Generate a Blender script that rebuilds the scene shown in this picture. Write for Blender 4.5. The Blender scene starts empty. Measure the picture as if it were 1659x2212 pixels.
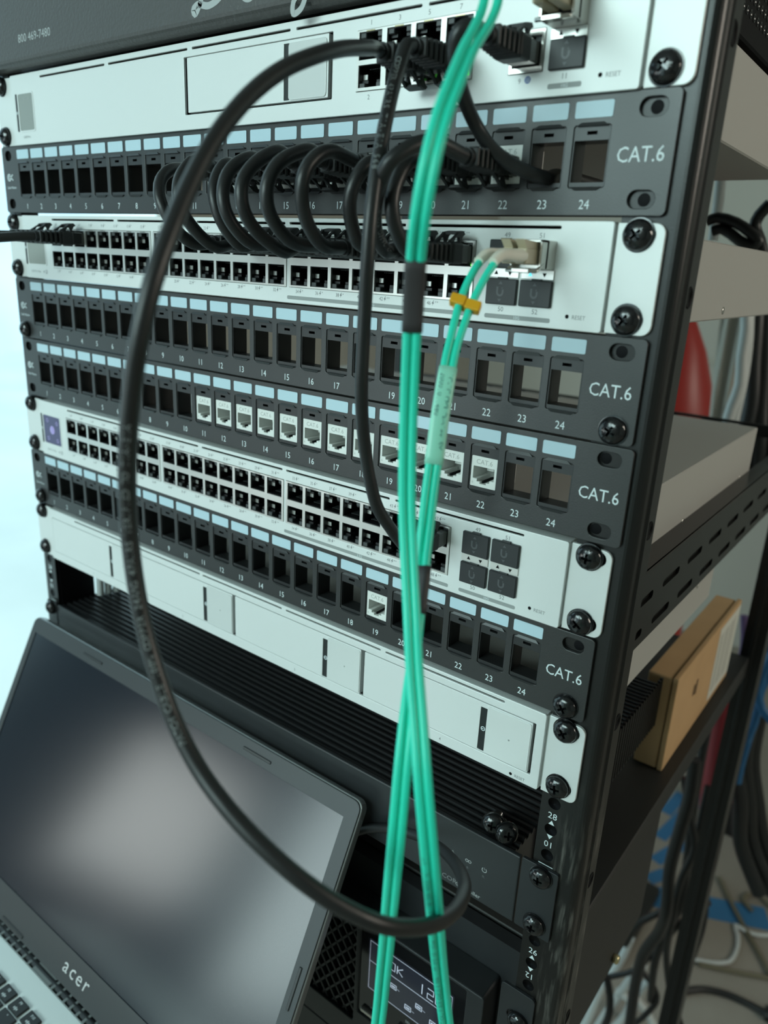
import bpy, bmesh, math, random
from mathutils import Vector, Matrix
random.seed(7)
# ------------------------------------------------------------------ camera, world, lights, exposure
S = bpy.context.scene
COL = S.collection
MMU = 0.001                                  # the builder works in millimetres

def rotvec(w):
    v = Vector(w); return Matrix.Rotation(v.length, 3, v.normalized())
cam = bpy.data.cameras.new('camera'); camo = bpy.data.objects.new('camera', cam); COL.objects.link(camo)
F_PX = 1623.7
cam.sensor_fit = 'VERTICAL'; cam.sensor_height = 36.0; cam.sensor_width = 36.0
cam.lens = F_PX / 2212 * 36.0
CAM = Vector((583.695, -303.441, -65.554))
Rw = rotvec((.293, .640, .151)) @ Matrix(((1, 0, 0), (0, 0, -1), (0, 1, 0)))    # world -> (right, down, forward)
right, down, fwd = Vector(Rw[0]), Vector(Rw[1]), Vector(Rw[2])
M = Matrix((right, -down, -fwd)).transposed().to_4x4()
M.translation = CAM * MMU
camo.matrix_world = M
cam.clip_start = 0.02; cam.clip_end = 60
cam.dof.use_dof = True; cam.dof.focus_distance = 0.385
cam.dof.aperture_fstop = cam.lens / 3.4
S.camera = camo

S.view_settings.view_transform = 'Standard'; S.view_settings.look = 'None'
S.view_settings.gamma = 1.0; S.view_settings.use_curve_mapping = False
S.view_settings.exposure = 0.0

w = bpy.data.worlds.new('sky'); S.world = w; w.use_nodes = True
nt = w.node_tree; nt.nodes.clear()
wo = nt.nodes.new('ShaderNodeOutputWorld'); bg = nt.nodes.new('ShaderNodeBackground')
tc = nt.nodes.new('ShaderNodeTexCoord'); nz = nt.nodes.new('ShaderNodeTexNoise'); cr = nt.nodes.new('ShaderNodeValToRGB')
nz.inputs['Scale'].default_value = 4.0; nz.inputs['Detail'].default_value = 3.0
cr.color_ramp.elements[0].position = .35; cr.color_ramp.elements[0].color = (.46, .80, .98, 1)
cr.color_ramp.elements[1].position = .6; cr.color_ramp.elements[1].color = (.66, .90, .88, 1)
nt.links.new(tc.outputs['Generated'], nz.inputs['Vector']); nt.links.new(nz.outputs['Fac'], cr.inputs['Fac'])
nt.links.new(cr.outputs['Color'], bg.inputs['Color']); nt.links.new(bg.outputs['Background'], wo.inputs['Surface'])
bg.inputs['Strength'].default_value = 1.55

def area(name, loc, aim, sx, sy, power, color):
    l = bpy.data.lights.new(name, 'AREA'); l.shape = 'RECTANGLE'; l.size = sx; l.size_y = sy; l.energy = power; l.color = color
    o = bpy.data.objects.new(name, l); COL.objects.link(o); o.location = loc
    o.rotation_euler = (Vector(aim) - Vector(loc)).to_track_quat('-Z', 'Y').to_euler()
    return o
# daylight through the open garage door in front, and the lamp over the back of the garage
area('door_daylight', (-.55, -2.45, .95), (.25, 0, -.2), 2.6, 1.3, 116, (.74, 1.0, .97))
# lights added at the left-hand openings to give the laptop screen bright reflections
area('reflection_light', (-1.06, -1.52, -.50), (0, -1.2, -.4), .60, .42, 2.3, (1.0, .97, .93))
area('reflection_light', (-1.06, -2.65, -.42), (0, -2.2, -.4), .65, .95, 8.5, (.86, 1.0, .95))
area('side_lamp', (2.3, .75, .45), (.45, .6, -.5), .7, .5, 13, (1.0, .93, .80))

# ------------------------------------------------------------------ materials (all procedural)
MATS = {}
def mat(name, col, rough=.5, metal=0.0, spec=.5, bump=0.0, bscale=800.0, noise=0.0, nscale=60.0, emit=None, estr=1.0, coat=0.0, trans=0.0, alpha=1.0):
    m = bpy.data.materials.new(name); m.use_nodes = True; t = m.node_tree; b = t.nodes['Principled BSDF']
    b.inputs['Base Color'].default_value = (*col, 1); b.inputs['Roughness'].default_value = rough
    b.inputs['Metallic'].default_value = metal; b.inputs['Specular IOR Level'].default_value = spec
    b.inputs['Coat Weight'].default_value = coat; b.inputs['Transmission Weight'].default_value = trans
    if noise or bump:
        tcn = t.nodes.new('ShaderNodeTexCoord')
    if noise:
        n = t.nodes.new('ShaderNodeTexNoise'); n.inputs['Scale'].default_value = nscale; n.inputs['Detail'].default_value = 4
        mx = t.nodes.new('ShaderNodeMix'); mx.data_type = 'RGBA'; mx.blend_type = 'MULTIPLY'
        r = t.nodes.new('ShaderNodeMapRange'); r.inputs['To Min'].default_value = 1 - noise; r.inputs['To Max'].default_value = 1 + noise
        t.links.new(tcn.outputs['Object'], n.inputs['Vector']); t.links.new(n.outputs['Fac'], r.inputs['Value'])
        mx.inputs['Factor'].default_value = 1; mx.inputs['A'].default_value = (*col, 1)
        t.links.new(r.outputs['Result'], mx.inputs['B']); t.links.new(mx.outputs['Result'], b.inputs['Base Color'])
    if bump:
        n2 = t.nodes.new('ShaderNodeTexNoise'); n2.inputs['Scale'].default_value = bscale; n2.inputs['Detail'].default_value = 2
        bp = t.nodes.new('ShaderNodeBump'); bp.inputs['Strength'].default_value = bump; bp.inputs['Distance'].default_value = .0004
        t.links.new(tcn.outputs['Object'], n2.inputs['Vector']); t.links.new(n2.outputs['Fac'], bp.inputs['Height']); t.links.new(bp.outputs['Normal'], b.inputs['Normal'])
    if emit:
        b.inputs['Emission Color'].default_value = (*emit, 1); b.inputs['Emission Strength'].default_value = estr
    MATS[name] = m; return m
mat('silver', (.74, .76, .75), .42, .15, .5, bump=.12, bscale=2500)
mat('silver_edge', (.62, .64, .63), .35, .6)
mat('case_grey', (.50, .485, .455), .55, .2)
mat('film', (.72, .74, .73), .22, .1, .6)
mat('panel_black', (.017, .0175, .0175), .40, 0, .68, bump=.15, bscale=1500)
mat('bezel_black', (.020, .021, .022), .38, 0, .5)
mat('rack_black', (.008, .0075, .007), .33, 0, .42, bump=.10, bscale=1600)
mat('shelf_black', (.018, .018, .017), .55)
mat('cover_brown', (.060, .056, .054), .48, 0, .5, bump=.9, bscale=520)
mat('cable_black', (.011, .0115, .012), .40, 0, .5, bump=.1, bscale=600)
mat('boot_black', (.014, .0145, .015), .5)
mat('plug_clear', (.035, .037, .037), .12, 0, .7)
mat('port_black', (.006, .006, .0065), .35)
mat('port_grey', (.055, .06, .062), .45)
mat('port_metal', (.75, .74, .71), .3, .75)
mat('nickel', (.62, .60, .56), .25, .9)
mat('screw_black', (.010, .010, .011), .16, .25, .8)
mat('dark', (.004, .004, .005), .6, 0, .12)
mat('slot_dark', (.008, .012, .012), .6)
mat('label_blue', (.50, .66, .74), .45)
mat('jack_white', (.78, .79, .76), .4)
mat('jack_grey', (.40, .41, .39), .45)
mat('print_white', (.72, .80, .82), .5)
mat('print_grey', (.20, .21, .215), .5)
mat('print_pale', (.40, .42, .42), .5)
mat('bar_grey', (.30, .32, .315), .45)
mat('cover_black', (.018, .020, .022), .45)
mat('cover_mark', (.07, .075, .08), .4)
mat('teal', (.022, .70, .49), .36, 0, .45)
mat('teal_print', (.03, .16, .13), .6)
mat('sleeve', (.035, .032, .034), .6)
mat('yellow', (.72, .36, .008), .4)
mat('tag_film', (.30, .72, .56), .35)
mat('lc_beige', (.52, .45, .32), .35)
mat('lc_white', (.76, .72, .62), .4)
mat('cable_print', (.22, .24, .24), .6)
mat('led_green', (.05, .5, .05), .3, emit=(.15, 1.0, .10), estr=1.2)
mat('led_cyan', (.05, .4, .6), .3, emit=(.10, .75, 1.0), estr=1.4)
mat('globe_blue', (.05, .13, .50), .5)
mat('screen_grey', (.26, .27, .24), .2, 0, .5)
mat('screen_on', (.030, .028, .075), .15, 0, .5, emit=(.12, .11, .30), estr=.22)
mat('screen_dot', (.25, .22, .45), .3, emit=(.35, .30, .65), estr=.35)
mat('lcd', (.012, .014, .020), .12, 0, .6, emit=(.10, .12, .17), estr=.10)
mat('lcd_seg', (.5, .55, .65), .4, emit=(.55, .60, .75), estr=.45)
mat('gloss_black', (.008, .008, .009), .08, 0, .6)
mat('core_black', (.017, .019, .021), .40, 0, .5, noise=.25, nscale=40)
mat('fin_black', (.012, .012, .013), .34, 0, .5)
mat('laptop_screen', (.003, .007, .014), .19, 0, 1.0)
mat('laptop_bezel', (.032, .035, .038), .40, 0, .5)
mat('laptop_rim', (.30, .31, .31), .3, .6)
mat('deck', (.80, .86, .85), .40, .1)
mat('vent_grey', (.22, .24, .24), .5)
mat('key', (.020, .022, .024), .45)
mat('chrome', (.85, .88, .88), .28, .7)
mat('card', (.56, .35, .18), .7, 0, .2, noise=.12, nscale=25)
mat('card_dark', (.10, .055, .02), .8)
mat('paper', (.66, .65, .58), .6)
mat('ink', (.25, .25, .23), .7)
mat('wall', (.40, .385, .345), .85, noise=.06, nscale=2)
mat('wall_dark', (.10, .12, .15), .8)
mat('ceiling', (.42, .42, .40), .9)
mat('concrete', (.30, .275, .235), .8, 0, .3, noise=.28, nscale=5)
mat('driveway', (.78, .80, .78), .9, noise=.2, nscale=1.2)
mat('tape_blue', (.03, .16, .34), .55)
mat('red', (.33, .018, .012), .42)
mat('red_cable', (.22, .012, .02), .45)
mat('purple', (.10, .06, .15), .5)
mat('blue_cable', (.01, .10, .24), .45)
mat('white_cable', (.60, .63, .62), .4)
mat('tan_cable', (.16, .14, .09), .5)
mat('beige', (.38, .36, .31), .7)
mat('brass', (.7, .6, .35), .2, .9)
# scuffed paint on the lower half of the right post: powder coat with its own scratches
def scuffed(name, base, zlo, zhi, xlo):
    m = mat(name, base, .33, 0, .42); t = m.node_tree; b = t.nodes['Principled BSDF']
    g = t.nodes.new('ShaderNodeTexCoord'); mp = t.nodes.new('ShaderNodeMapping'); mp.inputs['Scale'].default_value = (420, 420, 45); mp.inputs['Rotation'].default_value = (.3, .25, 0)
    n = t.nodes.new('ShaderNodeTexNoise'); n.inputs['Scale'].default_value = 1.0; n.inputs['Detail'].default_value = 6
    n2 = t.nodes.new('ShaderNodeTexNoise'); n2.inputs['Scale'].default_value = 26.0; n2.inputs['Detail'].default_value = 2
    sx = t.nodes.new('ShaderNodeSeparateXYZ')
    def rng(src, a, c):
        r = t.nodes.new('ShaderNodeMapRange'); r.inputs['From Min'].default_value = a; r.inputs['From Max'].default_value = c; t.links.new(src, r.inputs['Value']); return r.outputs['Result']
    def mul(a, c):
        k = t.nodes.new('ShaderNodeMath'); k.operation = 'MULTIPLY'; t.links.new(a, k.inputs[0]); t.links.new(c, k.inputs[1]); return k.outputs[0]
    t.links.new(g.outputs['Object'], mp.inputs['Vector']); t.links.new(mp.outputs['Vector'], n.inputs['Vector'])
    t.links.new(g.outputs['Object'], n2.inputs['Vector']); t.links.new(g.outputs['Object'], sx.inputs['Vector'])
    f = mul(rng(n.outputs['Fac'], .47, .72), rng(n2.outputs['Fac'], .40, .62))
    f = mul(f, rng(sx.outputs['Z'], zhi, zlo)); f = mul(f, rng(sx.outputs['X'], xlo, xlo + .006))
    mx = t.nodes.new('ShaderNodeMix'); mx.data_type = 'RGBA'; mx.inputs['A'].default_value = (*base, 1); mx.inputs['B'].default_value = (.20, .19, .17, 1)
    t.links.new(f, mx.inputs['Factor']); t.links.new(mx.outputs['Result'], b.inputs['Base Color'])
    bp = t.nodes.new('ShaderNodeBump'); bp.inputs['Strength'].default_value = .10; bp.inputs['Distance'].default_value = .0004
    n3 = t.nodes.new('ShaderNodeTexNoise'); n3.inputs['Scale'].default_value = 1600
    t.links.new(g.outputs['Object'], n3.inputs['Vector']); t.links.new(n3.outputs['Fac'], bp.inputs['Height']); t.links.new(bp.outputs['Normal'], b.inputs['Normal'])

# ------------------------------------------------------------------ mesh builder
def curve_mesh(setup):
    cu = bpy.data.curves.new('c', 'CURVE'); cu.dimensions = '2D'; cu.fill_mode = 'BOTH'
    setup(cu); ob = bpy.data.objects.new('c', cu); COL.objects.link(ob)
    me = bpy.data.meshes.new_from_object(ob.evaluated_get(bpy.context.evaluated_depsgraph_get()))
    r = ([tuple(v.co) for v in me.vertices], [tuple(p.vertices) for p in me.polygons])
    bpy.data.objects.remove(ob); bpy.data.curves.remove(cu); bpy.data.meshes.remove(me); return r
TXT = {}
def text_mesh(s, align='CENTER'):
    k = (s, align)
    if k not in TXT:
        cu = bpy.data.curves.new('t', 'FONT'); cu.body = s; cu.align_x = align; cu.align_y = 'TOP_BASELINE'; cu.resolution_u = 2; cu.size = 1 / .70
        ob = bpy.data.objects.new('t', cu); COL.objects.link(ob)
        me = bpy.data.meshes.new_from_object(ob.evaluated_get(bpy.context.evaluated_depsgraph_get()))
        V = [(v.co.x, v.co.y - .5, 0) for v in me.vertices]; P = [tuple(p.vertices) for p in me.polygons]
        TXT[k] = (V, P); bpy.data.objects.remove(ob); bpy.data.curves.remove(cu); bpy.data.meshes.remove(me)
    return TXT[k]
def rrect(x0, x1, z0, z1, r=0.0, n=4):
    if r <= 0: return [(x0, z0), (x1, z0), (x1, z1), (x0, z1)]
    out = []
    for cx, cz, a in ((x1 - r, z0 + r, -90), (x1 - r, z1 - r, 0), (x0 + r, z1 - r, 90), (x0 + r, z0 + r, 180)):
        for i in range(n + 1):
            t = math.radians(a + 90 * i / n); out.append((cx + r * math.cos(t), cz + r * math.sin(t)))
    return out
class MB:
    def __init__(s): s.v = []; s.f = []; s.m = []; s.sm = []; s.mats = []
    def mi(s, m):
        if m not in s.mats: s.mats.append(m)
        return s.mats.index(m)
    def add(s, V, F, m, smooth=False):
        b = len(s.v); s.v += [tuple(p) for p in V]; k = s.mi(m)
        for f in F: s.f.append(tuple(i + b for i in f)); s.m.append(k); s.sm.append(smooth)
        return s
    def box(s, x0, x1, y0, y1, z0, z1, m):
        V = [(x, y, z) for x in (x0, x1) for y in (y0, y1) for z in (z0, z1)]
        return s.add(V, [(0, 1, 3, 2), (4, 6, 7, 5), (0, 4, 5, 1), (2, 3, 7, 6), (0, 2, 6, 4), (1, 5, 7, 3)], m)
    def rbox(s, x0, x1, y0, y1, z0, z1, m, r=.5, seg=2):
        bm = bmesh.new(); bmesh.ops.create_cube(bm, size=1)
        for v in bm.verts: v.co = ((x0 + x1) / 2 + v.co.x * (x1 - x0), (y0 + y1) / 2 + v.co.y * (y1 - y0), (z0 + z1) / 2 + v.co.z * (z1 - z0))
        bmesh.ops.bevel(bm, geom=bm.edges[:], offset=r, segments=seg, affect='EDGES', profile=.5)
        bm.verts.index_update(); V = [tuple(v.co) for v in bm.verts]; F = [tuple(v.index for v in f.verts) for f in bm.faces]; bm.free()
        return s.add(V, F, m)
    def plate(s, outline, y0, y1, m, holes=(), bevel=0.0):
        """sheet in the XZ plane, front face at y0, back at y1, with real holes"""
        def st(cu):
            for pts in [outline] + list(holes):
                sp = cu.splines.new('POLY'); sp.points.add(len(pts) - 1); sp.use_cyclic_u = True
                for p, q in zip(sp.points, pts): p.co = (q[0], q[1], 0, 1)
            cu.extrude = max((y1 - y0) / 2 - bevel, .001); cu.bevel_depth = bevel; cu.bevel_resolution = 1; cu.offset = -bevel
        V, F = curve_mesh(st); yc = (y0 + y1) / 2
        return s.add([(x, yc - z, y) for x, y, z in V], F, m)
    def flat(s, pts, y, m):
        """a printed outline on a front face"""
        V, F = curve_mesh(lambda cu: [setattr(p, 'co', (q[0], q[1], 0, 1)) for sp in [s._sp(cu, pts)] for p, q in zip(sp.points, pts)])
        return s.add([(x, y, z) for x, z, _ in V], F, m)
    def _sp(s, cu, pts):
        sp = cu.splines.new('POLY'); sp.points.add(len(pts) - 1); sp.use_cyclic_u = True; return sp
    def text(s, txt, x, z, h, m, y=0.0, align='CENTER', rx=(1, 0, 0), up=(0, 0, 1), sx=1.0):
        V, F = text_mesh(txt, align); rx = Vector(rx); up = Vector(up); o = Vector((x, y, z))
        return s.add([tuple(o + rx * (a * h * sx) + up * (b * h)) for a, b, _ in V], F, m)
    def tri(s, x, z, w, h, y, m, down=False):
        k = -1 if down else 1
        return s.add([(x - w / 2, y, z - k * h / 2), (x + w / 2, y, z - k * h / 2), (x, y, z + k * h / 2)], [(0, 1, 2)], m)
    def tube(s, pts, r, m, seg=12, caps=True, rfun=None):
        P = [Vector(p) for p in pts]; n = len(P); V = []; F = []
        T = [(P[min(i + 1, n - 1)] - P[max(i - 1, 0)]).normalized() for i in range(n)]
        a = Vector((0, 0, 1)) if abs(T[0].z) < .9 else Vector((1, 0, 0)); nn = (a - T[0] * a.dot(T[0])).normalized()
        for i in range(n):
            nn = (nn - T[i] * nn.dot(T[i])).normalized(); bb = T[i].cross(nn); rr = rfun(i / (n - 1)) if rfun else r
            for k in range(seg):
                t = 2 * math.pi * k / seg; V.append(tuple(P[i] + (nn * math.cos(t) + bb * math.sin(t)) * rr))
        for i in range(n - 1):
            for k in range(seg):
                k2 = (k + 1) % seg; F.append((i * seg + k, i * seg + k2, (i + 1) * seg + k2, (i + 1) * seg + k))
        s.add(V, F, m, True)
        if caps: s.add(V[:seg], [tuple(reversed(range(seg)))], m); s.add(V[-seg:], [tuple(range(seg))], m)
        return s
    def sweep(s, pts, prof, m, nrm, smooth=False):
        """sweep a closed 2-D profile (a along the side vector, b along nrm) down a polyline"""
        P = [Vector(p) for p in pts]; n = len(P); V = []; F = []; q = len(prof)
        for i in range(n):
            t = (P[min(i + 1, n - 1)] - P[max(i - 1, 0)]).normalized(); nv = nrm(i) if callable(nrm) else Vector(nrm)
            nv = (nv - t * nv.dot(t)).normalized(); sd = t.cross(nv)
            V += [tuple(P[i] + sd * a + nv * b) for a, b in prof]
        for i in range(n - 1):
            for k in range(q): k2 = (k + 1) % q; F.append((i * q + k, i * q + k2, (i + 1) * q + k2, (i + 1) * q + k))
        F += [tuple(reversed(range(q))), tuple(range((n - 1) * q, n * q))]
        return s.add(V, F, m, smooth)
    def lathe(s, prof, m, origin=(0, 0, 0), axis='y', seg=24, smooth=True):
        """profile of (radius, offset along the axis)"""
        V = []; F = []; n = len(prof); ox, oy, oz = origin
        for r, h in prof:
            for k in range(seg):
                t = 2 * math.pi * k / seg; a, b = r * math.cos(t), r * math.sin(t)
                V.append((ox + a, oy + h, oz + b) if axis == 'y' else ((ox + a, oy + b, oz + h) if axis == 'z' else (ox + h, oy + a, oz + b)))
        for i in range(n - 1):
            for k in range(seg): k2 = (k + 1) % seg; F.append((i * seg + k, i * seg + k2, (i + 1) * seg + k2, (i + 1) * seg + k))
        F += [tuple(range(seg)), tuple(range((n - 1) * seg, n * seg))]
        return s.add(V, F, m, smooth)
    def xf(s, fn): s.v = [tuple(fn(Vector(p))) for p in s.v]; return s
    def mesh(s, name, org=(0, 0, 0)):
        me = bpy.data.meshes.new(name); o = Vector(org)
        me.from_pydata([((p[0] - o.x) * MMU, (p[1] - o.y) * MMU, (p[2] - o.z) * MMU) for p in s.v], [], s.f)
        for m in s.mats: me.materials.append(MATS[m])
        me.polygons.foreach_set('material_index', s.m); me.polygons.foreach_set('use_smooth', s.sm)
        bm = bmesh.new(); bm.from_mesh(me); bmesh.ops.recalc_face_normals(bm, faces=bm.faces[:]); bm.to_mesh(me); bm.free()
        me.update(); return me

ORG = {}
def tag(o, label=None, cat=None, group=None, kind=None):
    if label: o['label'] = label
    if cat: o['category'] = cat
    if group: o['group'] = group
    if kind: o['kind'] = kind
    return o
def thing(name, label, cat, loc=(0, 0, 0), group=None):
    o = bpy.data.objects.new(name, None); o.empty_display_size = .02; COL.objects.link(o); o.location = Vector(loc) * MMU; ORG[o.name] = Vector(loc)
    return tag(o, label, cat, group)
def part(name, mb, parent, label=None):
    """mb is in world millimetres; the mesh is stored about its thing's base"""
    o = bpy.data.objects.new(name, mb.mesh(name, ORG[parent.name])); COL.objects.link(o); o.parent = parent; ORG[o.name] = ORG[parent.name]
    return tag(o, label)
def put(name, me, parent, pos, rot=None, label=None):
    """a shared mesh placed at pos (world millimetres) under parent"""
    o = bpy.data.objects.new(name, me); COL.objects.link(o); o.parent = parent; o.location = (Vector(pos) - ORG[parent.name]) * MMU
    if rot: o.rotation_euler = rot
    ORG[o.name] = Vector(pos); return tag(o, label)
def solo(name, mb, label, cat, loc, group=None):
    o = bpy.data.objects.new(name, mb.mesh(name, loc)); COL.objects.link(o); o.location = Vector(loc) * MMU; ORG[o.name] = Vector(loc)
    return tag(o, label, cat, group)
def struct(name, mb):
    o = bpy.data.objects.new(name, mb.mesh(name)); COL.objects.link(o); o['kind'] = 'structure'; return o
def spline(pts, step=3.0):
    """centripetal Catmull-Rom through the points, resampled"""
    P = [Vector(p) for p in pts]; P = [P[0] * 2 - P[1]] + P + [P[-1] * 2 - P[-2]]; out = []
    for i in range(1, len(P) - 2):
        p0, p1, p2, p3 = P[i - 1:i + 3]; t0 = 0; t1 = max((p1 - p0).length, 1e-3) ** .5; t2 = t1 + max((p2 - p1).length, 1e-3) ** .5; t3 = t2 + max((p3 - p2).length, 1e-3) ** .5
        n = max(2, int((p2 - p1).length / step))
        for k in range(n):
            t = t1 + (t2 - t1) * k / n
            a1 = p0 * ((t1 - t) / (t1 - t0)) + p1 * ((t - t0) / (t1 - t0)); a2 = p1 * ((t2 - t) / (t2 - t1)) + p2 * ((t - t1) / (t2 - t1)); a3 = p2 * ((t3 - t) / (t3 - t2)) + p3 * ((t - t2) / (t3 - t2))
            b1 = a1 * ((t2 - t) / (t2 - t0)) + a2 * ((t - t0) / (t2 - t0)); b2 = a2 * ((t3 - t) / (t3 - t1)) + a3 * ((t - t1) / (t3 - t1))
            out.append(b1 * ((t2 - t) / (t2 - t1)) + b2 * ((t - t1) / (t2 - t1)))
    out.append(P[-2]); return out
def print_along(mb, pts, txt, start, h, r, face, m, down=False, adv=.82, shift=0.0):
    """lettering printed along a cable: start is the arc length of the first letter"""
    P = pts; L = [0]
    for a, b in zip(P, P[1:]): L.append(L[-1] + (b - a).length)
    face = Vector(face); s = start
    for ch in txt:
        if s > L[-1]: break
        if ch != ' ' and s >= 0:
            i = max(k for k in range(len(L)) if L[k] <= s); i = min(i, len(P) - 2)
            t = (P[min(i + 1, len(P) - 1)] - P[max(i - 1, 0)]).normalized(); p = P[i].lerp(P[i + 1], (s - L[i]) / max(L[i + 1] - L[i], 1e-6))
            n = (face - t * face.dot(t)).normalized(); rx = t if down else t; up = n.cross(rx)
            V, F = text_mesh(ch)
            sd = n.cross(t); n2 = (n + sd * shift).normalized(); up = n2.cross(rx)
            mb.add([tuple(p + n2 * (r + .04 - (b * h) ** 2 / (2.4 * r)) + rx * (a * h) + up * (b * h)) for a, b, _ in V], F, m)
        s += h * adv
# ------------------------------------------------------------------ the garage
FL = -1350.0
struct('floor', MB().box(-1000, 3000, -3000, 2520, FL - 60, FL, 'concrete'))
struct('ceiling', MB().box(-1000, 3000, -3000, 2520, 1150, 1210, 'ceiling'))
struct('wall_back', MB().box(-1000, 3000, 2500, 2600, FL, 1150, 'wall'))
struct('wall_right', MB().box(3000, 3100, -3000, 2600, FL, 1150, 'wall'))
struct('wall_front', MB().box(-150, 3000, -3100, -3000, FL, 1150, 'wall'))
struct('wall_left', MB().box(-1100, -1000, 950, 2520, FL, 1150, 'wall').box(-1100, -1000, -1260, -790, FL, 1150, 'wall_dark').box(-1100, -1000, -2150, -1260, FL, -720, 'wall_dark').box(-1100, -1000, -2150, -1260, -300, 1150, 'wall_dark').box(-1100, -1000, -2300, -2150, FL, 1150, 'wall_dark').box(-1100, -1000, -3000, -2300, FL, -900, 'wall_dark').box(-1100, -1000, -3000, -2300, 100, 1150, 'wall_dark'))  # unseen dark stretch and its openings are shaped for the laptop screen's reflection
struct('trim_1', MB().box(-1000, 3000, 2486, 2500, -345, -328, 'beige'))
struct('driveway', MB().box(-9000, -1000, -6000, 9000, FL - 70, FL - 8, 'driveway'))

# ------------------------------------------------------------------ the open rack
U = 44.45
rack = thing('equipment_rack', 'tall black open-frame equipment rack with numbered front posts', 'rack', (241, 215, FL))
def zb(k): return -U * k                      # bottom of the k-th unit under the router (router = 0)
def front_post(x0, x1, side, mname):
    """folded steel post: numbered flange facing front, rounded corner, side face with round holes"""
    r = 4.5; sg = side; xo = x1 if sg > 0 else x0; xi = x0 if sg > 0 else x1
    arc = [(xo - sg * r + sg * r * math.sin(t), 2 + r - r * math.cos(t)) for t in [math.pi / 2 * i / 6 for i in range(7)]]
    prof = [(xi, 2)] + arc + [(xo, 11), (xo + sg * .9, 12), (xo + sg * .9, 13.2), (xo, 14.2), (xo, 25), (xo - sg * 2, 25), (xo - sg * 2, 6), (xo - sg * 4, 4), (xi, 4)]
    mb = MB(); V = []; n = len(prof)
    zs = [FL, 160]
    for z in zs: V += [(x, y, z) for x, y in prof]
    F = [tuple(range(n)), tuple(range(n, 2 * n))] + [(k, (k + 1) % n, n + (k + 1) % n, n + k) for k in range(n)]
    mb.add(V, F, mname); return mb
def rail_marks(mb, x, k, up, dn, y=1.93):
    z = zb(k) + U / 2
    for d in (-15.875, 0, 15.875): mb.lathe([(3.4, 0), (3.3, -.05), (2.7, .5), (2.5, 1.2), (.01, 1.3)], 'dark', (x, y + .02, z + d), seg=16)
    mb.text(up, x, z + 8.4, 3.6, 'print_white', y); mb.tri(x, z + 4.3, 3.2, 2.6, y, 'print_white')
    mb.tri(x, z - 4.6, 3.2, 2.6, y, 'print_white', True)
    mb.text(dn, x, z - 9.2, 3.6, 'print_white', y, rx=(-1, 0, 0), up=(0, 0, -1))
    mb.add([(x - 4, y, zb(k) + .2), (x + 4, y, zb(k) + .2), (x + 4, y, zb(k) - .3), (x - 4, y, zb(k) - .3)], [(0, 1, 2, 3)], 'print_white')
scuffed('post_worn', (.008, .0075, .007), .98, 1.10, .2335)
rp = front_post(465.4, 491.2, 1, 'post_worn')
for k, a, b in ((8, '28', '10'), (9, '27', '11'), (10, '26', '12')): rail_marks(rp, 472.4, k, a, b)
for z in (19, -73, -172, -270, -366, -463): rp.lathe([(4.4, .1), (4.1, .25), (3.6, .3), (3.5, .12), (.01, .06)], 'dark', (491.2, 18.5, z), axis='x', seg=20)
for k in range(1, 7):
    for d in (6.35, 38.1): rp.lathe([(2.5, 0), (2.4, -.03), (.01, -.03)], 'dark', (473.2, 1.99, zb(k) + d), seg=14)
part('front_post', rp, rack)
lp = front_post(-4.5, 15.0, -1, 'rack_black')
for k, a, b in ((8, '28', '10'), (9, '27', '11')): rail_marks(lp, 7.0, k, a, b)
for k in range(1, 7):
    for d in (6.35, 38.1): lp.lathe([(2.5, 0), (2.4, -.03), (.01, -.03)], 'dark', (9, 1.99, zb(k) + d), seg=14)
part('front_post', lp, rack)
for x0, x1 in ((467, 488), (-8, 17)):
    q = MB(); q.box(x0, x1, 500, 502.5, FL, 160, 'rack_black'); q.box(x0 if x0 < 0 else x1 - 2.5, x0 + 2.5 if x0 < 0 else x1, 502.5, 530, FL, 160, 'rack_black')
    q.rbox(x0 + 8, x0 + 13, 497, 500, FL + 20, 150, 'rack_black', 1)
    part('rear_post', q, rack)
for x0 in (-8, 466):
    part('base_bar', MB().rbox(x0, x0 + 25, -60, 540, FL, FL + 40, 'rack_black', 3), rack)
bar = MB().plate(rrect(17, 467, -209.5, -197.5, .5), 497.5, 500, 'rack_black', [rrect(x, x + 28, -206.8, -200.4, 3) for x in range(52, 440, 44)])
part('cross_bar', bar, rack)
# slotted side rail bolted between the front and rear posts behind the lower patch panels
sr = MB()
V = []; slots = []
for i, y in enumerate(range(58, 440, 48)):
    slots.append(rrect(y, y + 31, -256, -251, 2.4)); slots.append(rrect(y + 10, y + 41, -236, -231, 2.4))
sr.plate(rrect(25, 500, -262, -216, 1), -.8, .8, 'rack_black', slots); sr.xf(lambda p: Vector((475 + p.y, p.x, p.z)))
sr.box(462, 475, 25, 500, -217.5, -216, 'rack_black'); sr.box(471, 474, 25, 500, -258, -229, 'rack_black')
part('side_rail', sr, rack)
lr = MB().box(13.5, 16, 5, 36, -402, -311.5, 'dark')
part('side_rail', lr, rack)

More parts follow.
